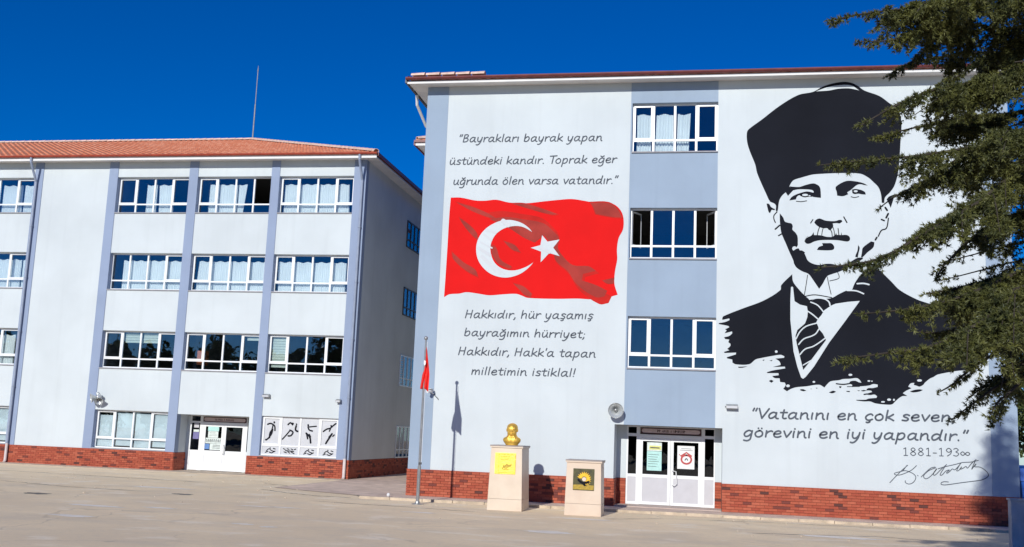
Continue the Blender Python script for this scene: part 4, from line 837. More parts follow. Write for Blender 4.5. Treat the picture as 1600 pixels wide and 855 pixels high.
obj('plinth_cap', MB().box(xa-.03, dx0, -.04, -.001, B1-.014, B1+.005).box(dx1, xf+.03, -.04, -.001, B1-.014, B1+.005), 'brick', RB)
def RW(row, **k):
    return make_window(RB, xc+.046, xd-.001, wz[row][0], wz[row][1], 0, inset=.16, **k)
RW(3, curtains=[(.05,.22),(.28,.48,.26,.48),(.53,.68,.52,.66)], seed=21, label='top window of the blue bay, curtains behind its left lights')
RW(2, opened=(0,3), sashes=(), seed=22, label='middle window of the blue bay with both end sashes open')
RW(1, seed=23, label='lower window of the blue bay, all closed')
# eaves
X0r, X1r, Yr = xa-.56, xf+.55, -OH
obj('soffit', MB().box(X0r, X1r, Yr+.022, .30, WT+.001, WT+.03).box(X0r+.02, xa+.1, .302, 9, WT+.001, WT+.03).box(xf-.1, X1r, .302, 9, WT+.001, WT+.03), 'soffit', RB)
obj('fascia', MB().box(X0r, X1r, Yr, Yr+.02, WT-.055, WT+.03), 'fascia', RB)
obj('gutter', gutter(X0r-.03, X1r, Yr-.078, WT+.125), 'gutter', RB)
obj('side_gutter', MB().box(X0r-.07, X0r+.0, Yr-.02, 9, WT-.03, WT+.13), 'dark_metal', RB); obj('side_gutter', MB().box(X1r, X1r+.07, Yr-.02, 9, WT-.03, WT+.13), 'dark_metal', RB)
rf = obj('roof', tile_slope((X0r, Yr), (X1r, Yr), 1, 1, 7.0, WT+.10, .28, dx=.1, amp=.014), 'tile', RB); rf['kind'] = 'stuff'
m = tile_slope((Yr, X0r), (13.5, X0r), 1, 1, 7.0, WT+.15, .28, axis='y', sign=1); m2 = tile_slope((Yr, X1r), (13.5, X1r), 1, 1, 7.0, WT+.15, .28, axis='y', sign=-1)
m.add(m2.v, m2.f); obj('roof_hip', m, 'tile', RB)['kind'] = 'stuff'
# frost-white verge tiles at the left corner
ridge_tiles((X0r+.1, Yr+.06, WT+.21), (X0r+2.6, Yr+.03, WT+.20), rf, .5)
# bracket of the downpipe at the left eave
obj('downpipe', MB().tube([(X0r-.03, .7, WT+.02), (X0r-.06, .9, WT-.30), (X0r+.10, 1.6, WT-.85), (xa-.07, 2.0, WT-1.1), (xa-.07, 2.0, .5)], .05, 8), 'fascia', RB)
# wing roof
Xw, Yw = -11.45, 6.75
obj('wing_soffit', MB().box(Xw, X0r+1.2, Yw+.02, 25, WT+.001, WT+.03), 'soffit', RB)
obj('wing_fascia', MB().box(Xw, X0r+1.0, Yw, Yw+.02, WT-.04, WT+.08), 'fascia', RB)
obj('wing_gutter', MB().box(Xw-.05, X0r+1.0, Yw-.08, Yw-.001, WT+.08, WT+.17).box(Xw-.08, Xw-.001, Yw-.0, 25, WT-.02, WT+.15), 'gutter', RB)
wr = obj('wing_roof', tile_slope((Xw, Yw), (9.1, Yw), 1, 1, 8.0, WT+.17, .35), 'tile', RB); wr['kind'] = 'stuff'
m = tile_slope((Yw, Xw), (25, Xw), 1, 1, 8.0, WT+.17, .35, axis='y', sign=1); obj('wing_roof_hip', m, 'tile', RB)['kind'] = 'stuff'
ridge_tiles((Xw+.05, Yw+.05, WT+.24), (Xw+8, Yw+8, WT+.22+.35*8), wr)

# entrance of the right building
yd = 1.0
obj('recess_wall', MB().box(dx0-.3, dx0, D+.002, 1.1, B1, dzt).box(dx0, -2.405, yd-.0, 1.1, B1, dzt).box(.30, dx1, yd, 1.1, B1, dzt).box(dx1, dx1+.3, D+.002, 1.1, B1, dzt).box(dx0-.3, dx1+.3, D+.002, 1.1, dzt+.01, dzt+.2), 'white_wall', RB)
obj('recess_plinth', MB().box(dx0-.3, dx0, D+.002, 1.1, GZ, B1-.003).box(dx0+.001, -2.406, yd-.005, 1.1, GZ, B1-.003).box(.301, dx1-.001, yd-.005, 1.1, GZ, B1-.003).box(dx1, dx1+.3, D+.002, 1.1, GZ, B1-.003), 'mortar', RB)
obj('doorstep', MB().box(dx0+.03, dx1-.01, .003, yd-.03, GZ, .028), 'step', RB)
DX = [(-2.404,-2.355),(-2.10,-1.99),(-.115,-.01),(.265,.30)]
DXs = [(-2.404,-2.355),(-2.10,-1.99),(-.115,-.01),(.265,.299)]
z1 = dzt-.0
f = MB(); t = .07; zr = 2.15
f.box(DX[0][0], .299, yd, yd+t, 2.385, z1)
for a, b in DXs: f.box(a, b, yd-.002, yd+t+.002, .03, 2.385)
f.box(-2.355, -2.10, yd, yd+t, 2.10, 2.19); f.box(-1.99, -.115, yd, yd+t, 2.06, 2.17); f.box(-.01, .265, yd, yd+t, 2.10, 2.19)
obj('door_frame', f, 'pvc', RB)
def sl2(x0, x1):
    m = MB().box(x0, x1, yd+.01, yd+.06, .86, .95).box(x0, x1, yd+.01, yd+.06, .03, .11)
    o = obj('side_light', m, 'pvc', RB)
    obj('pane', MB().box(x0, x1, yd+.03, yd+.036, .951, 2.099), 'door_glass', o); obj('pane', MB().box(x0, x1, yd+.03, yd+.036, 2.191, 2.384), 'door_glass', o)
    obj('door_panel', MB().box(x0, x1, yd+.02, yd+.04, .111, .859), 'pvc_panel', o)
sl2(-2.355, -2.10); sl2(-.01, .265)
mid = -1.045
dl = leaf(RB, -1.988, mid-.004, .035, 2.055, .955, yd+.03, 'pvc_panel', st=.085, lab='left leaf with a cyan notice on its glass'); dr = leaf(RB, mid+.004, -.117, .035, 2.055, .955, yd+.03, 'pvc_panel', st=.085, lab='right leaf with a white poster and a pull handle')
obj('handle', MB().tube([(-.99, yd+.0, 1.10), (-.97, yd-.07, 1.09), (-.87, yd-.08, 1.07), (-.85, yd-.08, .70), (-.93, yd-.08, .64), (-.99, yd+.0, .66)], .016, 6), 'fascia', dr)
sign(RB, -1.975, -.125, 2.195, 2.375, yd-.005)
py = yd+.02
sheet('poster', -1.77, -1.32, 1.07, 1.66, py, 'paper_cyan', dl); sheet('poster', -1.77, -1.32, 1.67, 1.93, py, 'paper', dl); sheet('poster', -1.70, -1.34, 1.71, 1.83, py-.004, 'paper_yellow', dl)
lm = MB()
for i, z in enumerate((1.56,1.49,1.42,1.35,1.28,1.2)): lm.ribbon([(-1.73,z),(-1.73+.36*(.9-.1*(i%3)),z-.006)], .012, py-.006, False)
lm.ribbon([(-1.66,1.77),(-1.40,1.765)], .035, py-.009, False)
obj('poster_print', lm, 'paper_dark', dl)
ps = sheet('poster', -.84, -.32, 1.16, 1.86, py, 'fascia', dr); cx, cz = -.565, 1.50
lm = MB()
for i in range(3): pass
lm.ribbon([(cx+.15*math.cos(a), cz-.05+.13*math.sin(a)) for a in [2*math.pi*k/14+math.pi/2 for k in range(15)]], .055, py-.006)
lm.ribbon([(cx-.15,cz+.06),(cx,cz+.16),(cx+.15,cz+.06)], .045, py-.007, False); lm.ribbon([(cx-.22,cz+.10),(cx-.16,cz+.04)], .02, py-.0075, False)
obj('poster_emblem', lm, 'paper_red', dr)
lm = MB(); lm.ribbon([(cx-.04,cz-.07),(cx,cz-.02),(cx+.04,cz-.07)], .03, py-.008); lm.ribbon([(-.72,1.78),(-.42,1.775)], .012, py-.006, False); lm.ribbon([(-.76,1.73),(-.38,1.725)], .012, py-.006, False)
obj('poster_print', lm, 'paper_dark', dr)

# ---------------------------------------------------------------- paint on the right facade
FY = -.0035
m = MB()
for i, p in enumerate(PORTRAIT_DARK): m.poly(p, FY-.0002*(i%7), i != 14)
po = obj('portrait_mural', m, 'portrait', RB); po['label'] = 'black and white painted portrait of a moustached man in a tall fur hat, suit and striped tie'
for i, p in enumerate(PORTRAIT_WHITE): obj('portrait_highlight', MB().poly(p, FY-.004-.0002*(i%5), i != 1), 'paint_white', po)
m = MB()
for p in TIE_DARK: m.poly(p, FY-.008)
obj('tie', m, 'portrait', po)
m = MB()
for i, (p, w_) in enumerate(PORTRAIT_WHITE_STROKES): m.ribbon(p, w_, FY-.012-.0004*i)
obj('tie_stripes', m, 'paint_white', po)
m = MB()
for i, (p, w_) in enumerate(PORTRAIT_DARK_STROKES): m.ribbon(p, w_, FY-.004-.0003*i)
obj('portrait_lines', m, 'portrait', po)
fl = obj('flag_mural', MB().poly(FLAG, FY, True), 'red_paint', RB); fl['label'] = 'painted red flag with white crescent and star'
m = MB()
for i, p in enumerate(FOLDS):
    q_ = np.array(p); ce = q_.mean(0); q_ = ce+(q_-ce)*np.array([1.09, 1.16]); obj('painted_fold', MB().poly([tuple(v) for v in q_], FY-.0008-.00012*i, True), 'mid_red', fl)
    obj('painted_fold', MB().poly(p, FY-.002-.0002*i, True), 'dull_red', fl)
obj('crescent', MB().poly(CRESCENT, FY-.006, True), 'paint_white', fl); obj('star', MB().poly(STAR, FY-.006), 'paint_white', fl)
def on(z_off): return FY-.009-z_off
cx = CRESCENT
m = MB()
def lerp(a, b, t): return (a[0]+(b[0]-a[0])*t, a[1]+(b[1]-a[1])*t)
for i, (p, w_) in enumerate(STREAKS): m.ribbon(p, w_, FY-.009-.0004*i)
STREAK_MESH = m
GL = {
'a':(7.4,[[(5,5.4),(3.4,6.3),(1.5,4.9),(.7,2.4),(1.6,.2),(3.4,.8),(4.9,3)],[(5.3,6),(5,2.2),(5.6,.3),(6.7,.1)]]),
'b':(6.8,[[(1.2,10),(.9,5),(.9,0.3)],[(.9,3.5),(2.4,5.8),(4.2,6.2),(5.2,4.3),(4.8,1.8),(3.2,.1),(1.6,.2),(.9,1)]]),
'c':(6,[[(4.9,5),(3.8,6.2),(1.8,5),(.8,2.6),(1.8,.3),(3.6,.1),(5,1)]]),
'd':(7.6,[[(5,5.2),(3.4,6),(1.5,4.8),(.7,2.4),(1.6,.2),(3.4,.8),(5,3)],[(6.2,10),(5.6,5),(5.4,1),(6.4,.1)]]),
'e':(6.3,[[(1,3.1),(3,3.2),(4.8,4.1),(4.6,5.7),(3.1,6.2),(1.4,4.8),(.8,2.6),(1.7,.4),(3.6,.1),(5.3,1.1)]]),
'g':(6.8,[[(5,5.4),(3.4,6.3),(1.5,4.8),(.7,2.4),(1.6,.3),(3.4,.8),(4.9,3)],[(5.4,6),(5.1,1),(4.7,-2.4),(3,-4),(.9,-3.6)]]),
'h':(6.7,[[(1.2,10),(.9,5),(.8,.1)],[(.9,3),(2.4,5.5),(4.1,6.1),(4.9,4.4),(4.8,2),(5,.1)]]),
'ı':(2.9,[[(1.2,6.1),(1,3),(1.1,.1)]]),
'k':(6,[[(1.2,10),(.9,5),(.8,.1)],[(4.8,6.2),(3,4.2),(1,3)],[(1,3),(3,2),(5.4,.1)]]),
'l':(3,[[(1.5,10),(1.2,5),(1.1,.1)]]),
'm':(9,[[(1,6.1),(.9,.1)],[(.9,3),(2.2,5.4),(3.4,5.9),(4,4.2),(4,.2)],[(4,3),(5.3,5.4),(6.6,5.9),(7.2,4.2),(7.4,.2)]]),
'n':(6.8,[[(1,6.1),(.9,.1)],[(.9,3),(2.4,5.5),(4,6.1),(4.8,4.4),(4.9,2),(5.4,.3),(6,.1)]]),
'o':(6.6,[[(3.2,6.2),(1.4,5),(.7,2.8),(1.7,.4),(3.6,.1),(5.1,1.8),(5.1,4.4),(3.8,6.1),(3,6.2)]]),
'p':(6.7,[[(1.3,6.1),(.9,0),(.5,-4.2)],[(1,3.5),(2.4,5.8),(4.2,6.2),(5.2,4.3),(4.8,1.8),(3.2,.1),(1.6,.3),(1,1.2)]]),
'r':(5.0,[[(1,6.1),(.9,.1)],[(.9,3),(2.2,5.2),(3.9,6.1),(4.7,5.6)]]),
's':(5.5,[[(4.7,5.4),(3.2,6.2),(1.5,5.4),(1.6,4),(3.4,3),(4.3,1.7),(3.2,.2),(.8,.5)]]),
't':(5.1,[[(2.4,8.8),(2.1,4),(2.2,1),(3.2,.1),(4.3,.5)],[(.4,6),(4.5,6.3)]]),
'u':(6.7,[[(1,6.1),(.8,2.4),(1.6,.2),(3.2,.6),(4.6,3)],[(5,6.1),(4.8,2),(5.3,.3),(6,.1)]]),
'v':(5.7,[[(.6,6.1),(1.6,3),(2.6,.2)],[(2.6,.2),(4,3.2),(5.1,6.1)]]),
'y':(6.4,[[(.9,6.1),(.9,2.6),(1.9,.4),(3.5,1),(4.7,3.4)],[(5.1,6.1),(4.4,1),(3,-2.6),(1.4,-4),(.2,-3.6)]]),
'B':(6.9,[[(1.4,9.6),(.9,0.1)],[(1.4,9.6),(4,9.8),(4.9,8),(3.6,5.8),(1.1,5)],[(1.2,5.1),(4.2,4.8),(5.4,2.8),(4,.6),(.9,.1)]]),
'H':(7.9,[[(1.4,9.8),(.8,0)],[(6.2,9.8),(5.6,0)],[(1.1,5),(5.9,5.1)]]),
'T':(6.0,[[(.4,9.4),(6.9,9.9)],[(3.7,9.6),(3.2,0)]]),
'V':(6.4,[[(.4,9.8),(2.8,0)],[(2.8,0),(6.6,9.9)]]),
'.':(2.6,[[(1,.4),(1.05,.05)]]), ',':(2.6,[[(1.3,.8),(1.2,-.5),(.4,-1.8)]]), ';':(2.6,[[(1.3,.8),(1.2,-.5),(.4,-1.8)],[(1.4,5),(1.4,4.8)]]),
'!':(3,[[(1.7,9.8),(1.2,3)],[(1.1,.4),(1.1,.1)]]), '"':(4.4,[[(1.6,10),(1,7.4)],[(3.4,10),(2.8,7.4)]]), "'":(2.2,[[(1.4,10),(1,7.6)]]), ' ':(3.9,[]),
'1':(6,[[(1.4,8.6),(3,10)],[(3,10),(3,0)],[(1.5,.05),(4.5,.05)]]), '8':(6.2,[[(3,5.3),(1.3,7.6),(3,10),(4.7,7.6),(3,5.3),(.9,2.6),(3,0),(5.1,2.6),(3,5.3)]]),
'9':(6,[[(5,7),(3,4.7),(1,7.2),(3,10),(5,7.4),(4.4,3),(1.8,0)]]), '3':(5.8,[[(1,8.8),(3,10),(4.6,7.8),(2.6,5.4)],[(2.6,5.4),(4.9,3),(3.2,.1),(.8,.8)]]),
'-':(4.4,[[(.8,3.6),(3.4,3.6)]]), '∞':(8.6,[[(4.2,3),(2.4,5.6),(.6,3.4),(2.2,1),(4.2,3),(6,5.4),(7.9,3.4),(6.2,1.1),(4.2,3)]]),
}
def dots(ch, at): a, s = GL[ch]; return (a, s+[[p, (p[0]+.05, p[1]-.25)] for p in at])
GL['i'] = (2.9, GL['ı'][1]+[[(1.4,8.6),(1.45,8.3)]])
GL['ö'] = dots('o', [(2.2,8.6),(4.3,8.6)]); GL['ü'] = dots('u', [(2.1,8.6),(4.2,8.6)])
GL['ğ'] = (GL['g'][0], GL['g'][1]+[[(1.9,8.8),(3.3,7.7),(5,9)]])
GL['ç'] = (GL['c'][0], GL['c'][1]+[[(3,0),(3.7,-1.4),(2.5,-2.4),(1.6,-2.1)]])
GL['ş'] = (GL['s'][0], GL['s'][1]+[[(2.6,0),(3.3,-1.4),(2.1,-2.4),(1.2,-2.1)]])
def letter_line(text, x0, z0, x1, z1, cap, weight, slant=.13):
    tot = sum(GL[c][0] for c in text); k = (x1-x0)/tot; s = cap/10; x = 0; i = 0; words = [[MB(), '']]
    for c in text:
        adv, st_ = GL[c]
        if c == ' ': words.append([MB(), ''])
        words[-1][1] += c.strip()
        for q in st_:
            words[-1][0].ribbon([(x0+(x+a)*k+slant*b*s, z0+(z1-z0)*x/tot+b*s) for a, b in q], weight, FY-.0004*(i%9), len(q) > 2); i += 1
        x += adv
    return words
for i, (t, x0, z0, x1, z1, cap) in enumerate(TEXT):
    big = i in (7, 8)
    wt = .052 if big else .026 if i == 9 else .038
    for m, wd_ in letter_line(t, x0, z0, x1, z1, cap, wt, .0 if i == 9 else .14):
        o = obj('lettering', m, 'letter', RB); o['label'] = 'painted lettering '+wd_.strip('"')
m = MB()
for i, (p, w_) in enumerate(SIGNATURE): m.ribbon(p, w_, FY-.0006*i)
o = obj('signature', m, 'letter', RB); o['label'] = 'painted cursive signature under the date line'
obj('crescent_shading', STREAK_MESH, 'grey_streak', fl)

# ---------------------------------------------------------------- lamps, horns, camera on the walls
def horn(name, c, d, r_, L, label, group=None):
    d = Vector(d).normalized(); t = thing(name, c, label, 'loudspeaker', group)
    c = Vector(c)
    p = [(r_, 0), (r_*.985, -.012), (r_*.80, -L*.22), (r_*.52, -L*.52), (r_*.30, -L*.85), (r_*.26, -L), (r_*.27, -L-.012), (r_*.33, -L*.84), (r_*.56, -L*.50), (r_*.84, -L*.20), (r_*1.03, -.004), (r_*1.03, .006), (r_, .006), (r_, 0)]
    obj('bell', MB().lathe([(a, b) for a, b in p], c, d, 24), 'horn', t, smooth=True)
    obj('horn_centre', MB().lathe([(0, -L*.30), (r_*.10, -L*.31), (r_*.22, -L*.42), (r_*.24, -L*.62), (r_*.14, -L*.9), (0, -L*.9)], c, d, 16), 'steel', t, smooth=True)
    obj('driver', MB().lathe([(0, -L-.01), (r_*.42, -L-.011), (r_*.45, -L-.06), (r_*.45, -L-.16), (r_*.34, -L-.20), (0, -L-.20)], c, d, 16), 'horn', t, smooth=True)
    return t
t = horn('horn_loudspeaker', (-2.655, -.36, 2.835), (.10,-1,-.16), .225, .20, 'round grey horn loudspeaker on the wall above the pedestals, left of the entrance')
obj('bracket', MB().tube([(-2.73, -.02, 3.02), (-2.73, -.14, 3.03), (-2.70, -.17, 2.96)], .014, 6).box(-2.77, -2.69, -.02, .002, 2.96, 3.08), 'steel', t)
t = horn('horn_loudspeaker', (-25.63, YL-.42, 2.80), (-.75,-.62,-.22), .20, .22, 'upper-left of the two small horns on the lavender pilaster of the left building', 'two horns on the left building')
t2 = horn('horn_loudspeaker', (-25.30, YL-.36, 2.68), (.35,-.62,-.62), .18, .22, 'lower-right of the two small horns on the lavender pilaster of the left building', 'two horns on the left building')
obj('bracket', MB().tube([(-25.55, YL-.01, 3.05), (-25.52, YL-.2, 3.04), (-25.45, YL-.22, 2.86)], .018, 6), 'steel', t)
def flood(c, label, w_=.30, name='floodlight', grey='steel'):
    x, y, z = c; t = thing(name, (x, y, z), label, 'lamp', 'floodlights on the walls')
    obj('housing', MB().add([(x-w_/2,y-.20,z-.03),(x+w_/2,y-.20,z-.03),(x+w_/2,y-.20,z+.05),(x-w_/2,y-.20,z+.05),(x-w_/2,y-.04,z+.0),(x+w_/2,y-.04,z+.0),(x+w_/2,y-.06,z+.10),(x-w_/2,y-.06,z+.10)],
        [(0,1,2,3),(5,4,7,6),(0,4,5,1),(3,2,6,7),(1,5,6,2),(0,3,7,4)]), grey, t)
    obj('lens', MB().box(x-w_/2+.02, x+w_/2-.02, y-.206, y-.2002, z-.02, z+.04), 'film', t)
    obj('bracket', MB().box(x-.05, x+.05, y-.041, y, z-.02, z+.05).tube([(x-w_/2-.01, y-.12, z+.03), (x-w_/2-.02, y-.02, z+.03)], .012, 5), 'dark_metal', t)
flood((-17.90, YL+.03, 3.14), 'small pale floodlight right of the left entrance, on the white wall')
flood((-14.74, YL, 3.03), 'small pale floodlight on the corner pilaster of the left building', .2)
flood((.77, 0, 3.05), 'small grey floodlight above and right of the right entrance', .34)
t = thing('security_camera', (-8.43, -.01, 3.20), 'white security camera on the wall beside the flagpole', 'camera')
obj('camera_body', MB().tube([(-8.53, -.36, 3.22), (-8.43, -.16, 3.26)], .055, 10), 'fascia', t)
obj('sunshield', MB().box(-8.57, -8.40, -.39, -.13, 3.30, 3.312), 'fascia', t)
obj('bracket', MB().tube([(-8.44, -.2, 3.20), (-8.42, -.1, 3.17), (-8.42, .0, 3.17)], .018, 6), 'fascia', t)
obj('shadow_strip', MB().tube([(-8.42, -.015, 3.17), (-8.34, -.015, 3.08), (-8.27, -.015, 3.02), (-8.25, -.015, 2.98)], .012, 5), 'dark_metal', RB)  # dark strip drawn in for the shadow beside the camera

# ---------------------------------------------------------------- lightning mast
t = thing('roof_mast', (-24.35, 19.3, 17.1), 'thin steel lightning mast rising from the ridge of the left roof', 'mast')
obj('mast_pole', MB().tube([(-24.35, 19.3, 17.0), (-24.35, 19.3, 19.2)], .042, 8), 'steel', t)
obj('mast_tip', MB().tube([(-24.35, 19.3, 19.2), (-24.35, 19.3, 21.1)], .026, 8), 'steel', t)
obj('mast_head', MB().tube([(-24.35, 19.3, 21.1), (-24.35, 19.3, 21.42)], [.04, .006], 8), 'steel', t)

# ---------------------------------------------------------------- flagpole with flag
px_, py_ = -8.03, -2.66
t = thing('flagpole', (px_, py_, GZ), 'galvanised flagpole before the brick plinth at the left end of the muralled wing', 'flagpole')
ptop = 4.62
obj('lower_pole', MB().tube([(px_, py_, GZ), (px_, py_, 1.0)], .050, 10), 'steel', t)
obj('upper_pole', MB().tube([(px_, py_, 1.0), (px_, py_, 2.4), (px_, py_, ptop)], [.036,.034,.026], 10), 'steel', t)
obj('base_plate', MB().lathe([(0,0),(.17,0),(.17,.018),(.07,.03),(.06,.09),(.0,.09)], (px_, py_, GZ+.001), (0,0,1), 12), 'steel', t)
obj('finial', MB().ball((px_, py_, ptop+.05), .06, 6), 'steel', t, smooth=True)
obj('halyard', MB().tube([(px_+.05, py_-.01, ptop-.05), (px_+.055, py_-.01, 2.5), (px_+.05, py_-.01, 1.1)], .005, 4), 'white_cloth', t)
obj('cleat', MB().box(px_-.02, px_+.07, py_-.06, py_-.02, 1.05, 1.11), 'dark_metal', t)
# hanging flag: folded cloth drooping from the pole
vs = []; nu, nv = 26, 24
for j in range(nv+1):
    v = j/nv; z = 4.42-v*1.18
    for i in range(nu+1):
        u = i/nu
        wdt = .30*(.18+.82*min(1, v*1.7))
        fold = .055*math.sin(u*15+v*2.2)*(.25+v)
        x = px_+.03+u*wdt*.55-.14*v*(1-u)*(v > .2)*min(1, (v-.2)*2)
        y = py_-.02-u*wdt*.30+fold
        vs.append((x, y, z-.10*u*v-.03*math.sin(u*9)*v-.20*u*(1-v)*.6))
fs = [(j*(nu+1)+i, j*(nu+1)+i+1, (j+1)*(nu+1)+i+1, (j+1)*(nu+1)+i) for j in range(nv) for i in range(nu)]
fo = obj('flag', MB().add(vs, fs), 'flag_cloth', None, smooth=True, base=True)
props(fo, 'small red cloth flag hanging limp from the top of the flagpole', 'flag')
so = fo.modifiers.new('thickness', 'SOLIDIFY'); so.thickness = .004
qm = MB().add([(px_+.02,py_-.17,4.02),(px_+.07,py_-.175,4.0),(px_+.075,py_-.175,3.90),(px_+.035,py_-.17,3.86),(px_+.015,py_-.17,3.93)], [(0,1,2,3,4)])
obj('crescent_print', qm, 'white_cloth', fo)

# ---------------------------------------------------------------- pedestals and bust
def pedestal(name, x0, x1, y0, y1, z1, taper, label, mt, step=None):
    t = thing(name, ((x0+x1)/2, (y0+y1)/2, GZ), label, 'pedestal', 'marble pedestals before the wall')
    b = .0
    def slab(za, zb, nm, mtl, d0=0):
        fa = 1-(za-GZ)/(z1-GZ); fb = 1-(zb-GZ)/(z1-GZ); ta = taper*fa; tb = taper*fb
        m = MB().add([(x0-ta,y0-ta*.6-d0,za),(x1+ta,y0-ta*.6-d0,za),(x1+ta,y1+ta*.2+d0,za),(x0-ta,y1+ta*.2+d0,za),(x0-tb,y0-tb*.6-d0,zb),(x1+tb,y0-tb*.6-d0,zb),(x1+tb,y1+tb*.2+d0,zb),(x0-tb,y1+tb*.2+d0,zb)],
            [(0,3,2,1),(4,5,6,7),(0,1,5,4),(1,2,6,5),(2,3,7,6),(3,0,4,7)])
        o = obj(nm, m, mtl, t); bv = o.modifiers.new('bevel', 'BEVEL'); bv.width = .006; bv.segments = 2; return o
    slab(GZ, GZ+.31, 'base_slab', mt, .004); slab(GZ+.314, z1-.07, 'body', mt)
    o = obj('cap_slab', MB().box(x0-.03, x1+.03, y0-.03, y1+.03, z1-.068, z1-.03), mt, t)
    obj('cap_top', MB().box(x0-.035, x1+.035, y0-.035, y1+.035, z1-.029, z1), 'marble_cap', t)
    return t
pp = pedestal('marble_pedestal', -5.82, -4.96, -3.30, -2.15, 1.70, .055, 'taller cream marble pedestal with a yellow gold plaque, carrying the golden bust', 'marble')
def frontY(z, y0, z1, taper): return y0-taper*(1-(z-GZ)/(z1-GZ))*.6
pl_ = MB(); ya, yb = frontY(.92, -3.30, 1.70, .055), frontY(1.50, -3.30, 1.70, .055)
def plaque(parent, x0, x1, z0, z1, ya, yb, mtl, th=.02):
    m = MB().add([(x0,ya-th,z0),(x1,ya-th,z0),(x1,ya,z0),(x0,ya,z0),(x0,yb-th,z1),(x1,yb-th,z1),(x1,yb,z1),(x0,yb,z1)],[(0,3,2,1),(4,5,6,7),(0,1,5,4),(1,2,6,5),(2,3,7,6),(3,0,4,7)])
    return obj('plaque', m, mtl, parent)
pq = plaque(pp, -5.70, -5.12, .92, 1.49, ya-.001, yb-.001, 'gold_plate')
m = MB(); rr = random.Random(4); yy_ = ya-.024
def rib3(pts, w_, k): m.ribbon(pts, w_, yy_-.0004*k)
for k, z in enumerate((1.40,1.355,1.31)): rib3([(-5.55,z),(-5.55+.34*rr.uniform(.7,1),z)], .012, k)
for k in range(9): rib3([(-5.53+rr.uniform(0,.3),1.10+rr.uniform(-.05,.1)),(-5.5+rr.uniform(0,.34),1.08+rr.uniform(-.04,.12)),(-5.48+rr.uniform(0,.32),1.05+rr.uniform(-.03,.08))], .016, 4+k)
rib3([(-5.59,.96),(-5.14,.96)], .008, 14); rib3([(-5.59,1.455),(-5.14,1.455)], .008, 15); rib3([(-5.595,.96),(-5.595,1.455)], .008, 16); rib3([(-5.135,.96),(-5.135,1.455)], .008, 17)
obj('engraving', m, 'plate_shade', pq)
p2 = pedestal('marble_pedestal', -3.66, -2.74, -3.62, -2.78, 1.40, .035, 'lower cream marble pedestal with a dark sunflower plaque, right of the bust', 'marble_pink')
ya, yb = frontY(.6, -3.62, 1.40, .035), frontY(1.2, -3.62, 1.40, .035)
pq = plaque(p2, -3.48, -2.91, .60, 1.17, ya-.001, yb-.001, 'plate_green', .015)
yy_ = ya-.019
m = MB(); cx, cz = -3.18, .90
for k in range(14):
    a = -R(70)+R(232)*k/13
    m.poly([(cx+.065*math.cos(a-.12), cz+.065*math.sin(a-.12)), (cx+.13*math.cos(a-.19), cz+.13*math.sin(a-.19)), (cx+.20*math.cos(a), cz+.20*math.sin(a)), (cx+.13*math.cos(a+.19), cz+.13*math.sin(a+.19)), (cx+.065*math.cos(a+.12), cz+.065*math.sin(a+.12))], yy_-.0004*k)
obj('sunflower_petals', m, 'petal', pq)
obj('field_print', MB().poly([(-3.47,.62),(-2.92,.62),(-2.92,.74),(-3.1,.745),(-3.3,.75),(-3.47,.74)], yy_), 'plate_field', pq)
obj('flower_centre', MB().poly([(cx+.058*math.cos(a), cz-.005+.055*math.sin(a)) for a in [2*math.pi*k/14 for k in range(14)]], yy_-.008), 'marble', pq)
m = MB().ribbon([(cx-.15,cz-.03),(cx-.09,cz-.08),(cx-.03,cz-.11),(cx+.02,cz-.16)], .06, yy_-.009).ribbon([(cx+.0,cz-.10),(cx+.07,cz-.09),(cx+.12,cz-.07)], .06, yy_-.0095)
obj('stem_print', m, 'portrait', pq)

# bust: one continuous surface grown from overlapping volumes
bx, by, bz = -5.35, -2.78, 1.70
m = MB()
def el(x, y, z, r_, sx=1, sy=1, sz=1, n=8): m.ball((bx+x, by+y, bz+z), r_, n, (sx, sy, sz))
def loft(rings, n=28):
    vs = []; fs = []
    for z_, rx, ry, oy in rings:
        for k in range(n):
            a_ = 2*math.pi*k/n; e_ = .82
            ca_, sa_ = math.cos(a_), math.sin(a_)
            vs.append((bx+rx*math.copysign(abs(ca_)**e_, ca_), by+oy+ry*math.copysign(abs(sa_)**e_, sa_), bz+z_))
    for i in range(len(rings)-1):
        for k in range(n): fs.append((i*n+k, i*n+(k+1)%n, (i+1)*n+(k+1)%n, (i+1)*n+k))
    fs.append(tuple(range(n-1,-1,-1))); fs.append(tuple((len(rings)-1)*n+k for k in range(n))); m.add(vs, fs)
loft([(0,.165,.115,0),(.05,.195,.125,0),(.11,.245,.145,0),(.165,.255,.145,0),(.205,.225,.130,0),(.235,.165,.115,.005),(.265,.140,.110,.005),(.30,.128,.108,0),(.37,.122,.105,0)])
el(-.085,-.115,.15,.08,.55,.35,1.1); el(.085,-.115,.15,.08,.55,.35,1.1); el(0,-.135,.14,.024,.9,.6,2.2); el(-.055,-.100,.245,.045,1.1,.5,.5); el(.055,-.100,.245,.045,1.1,.5,.5)
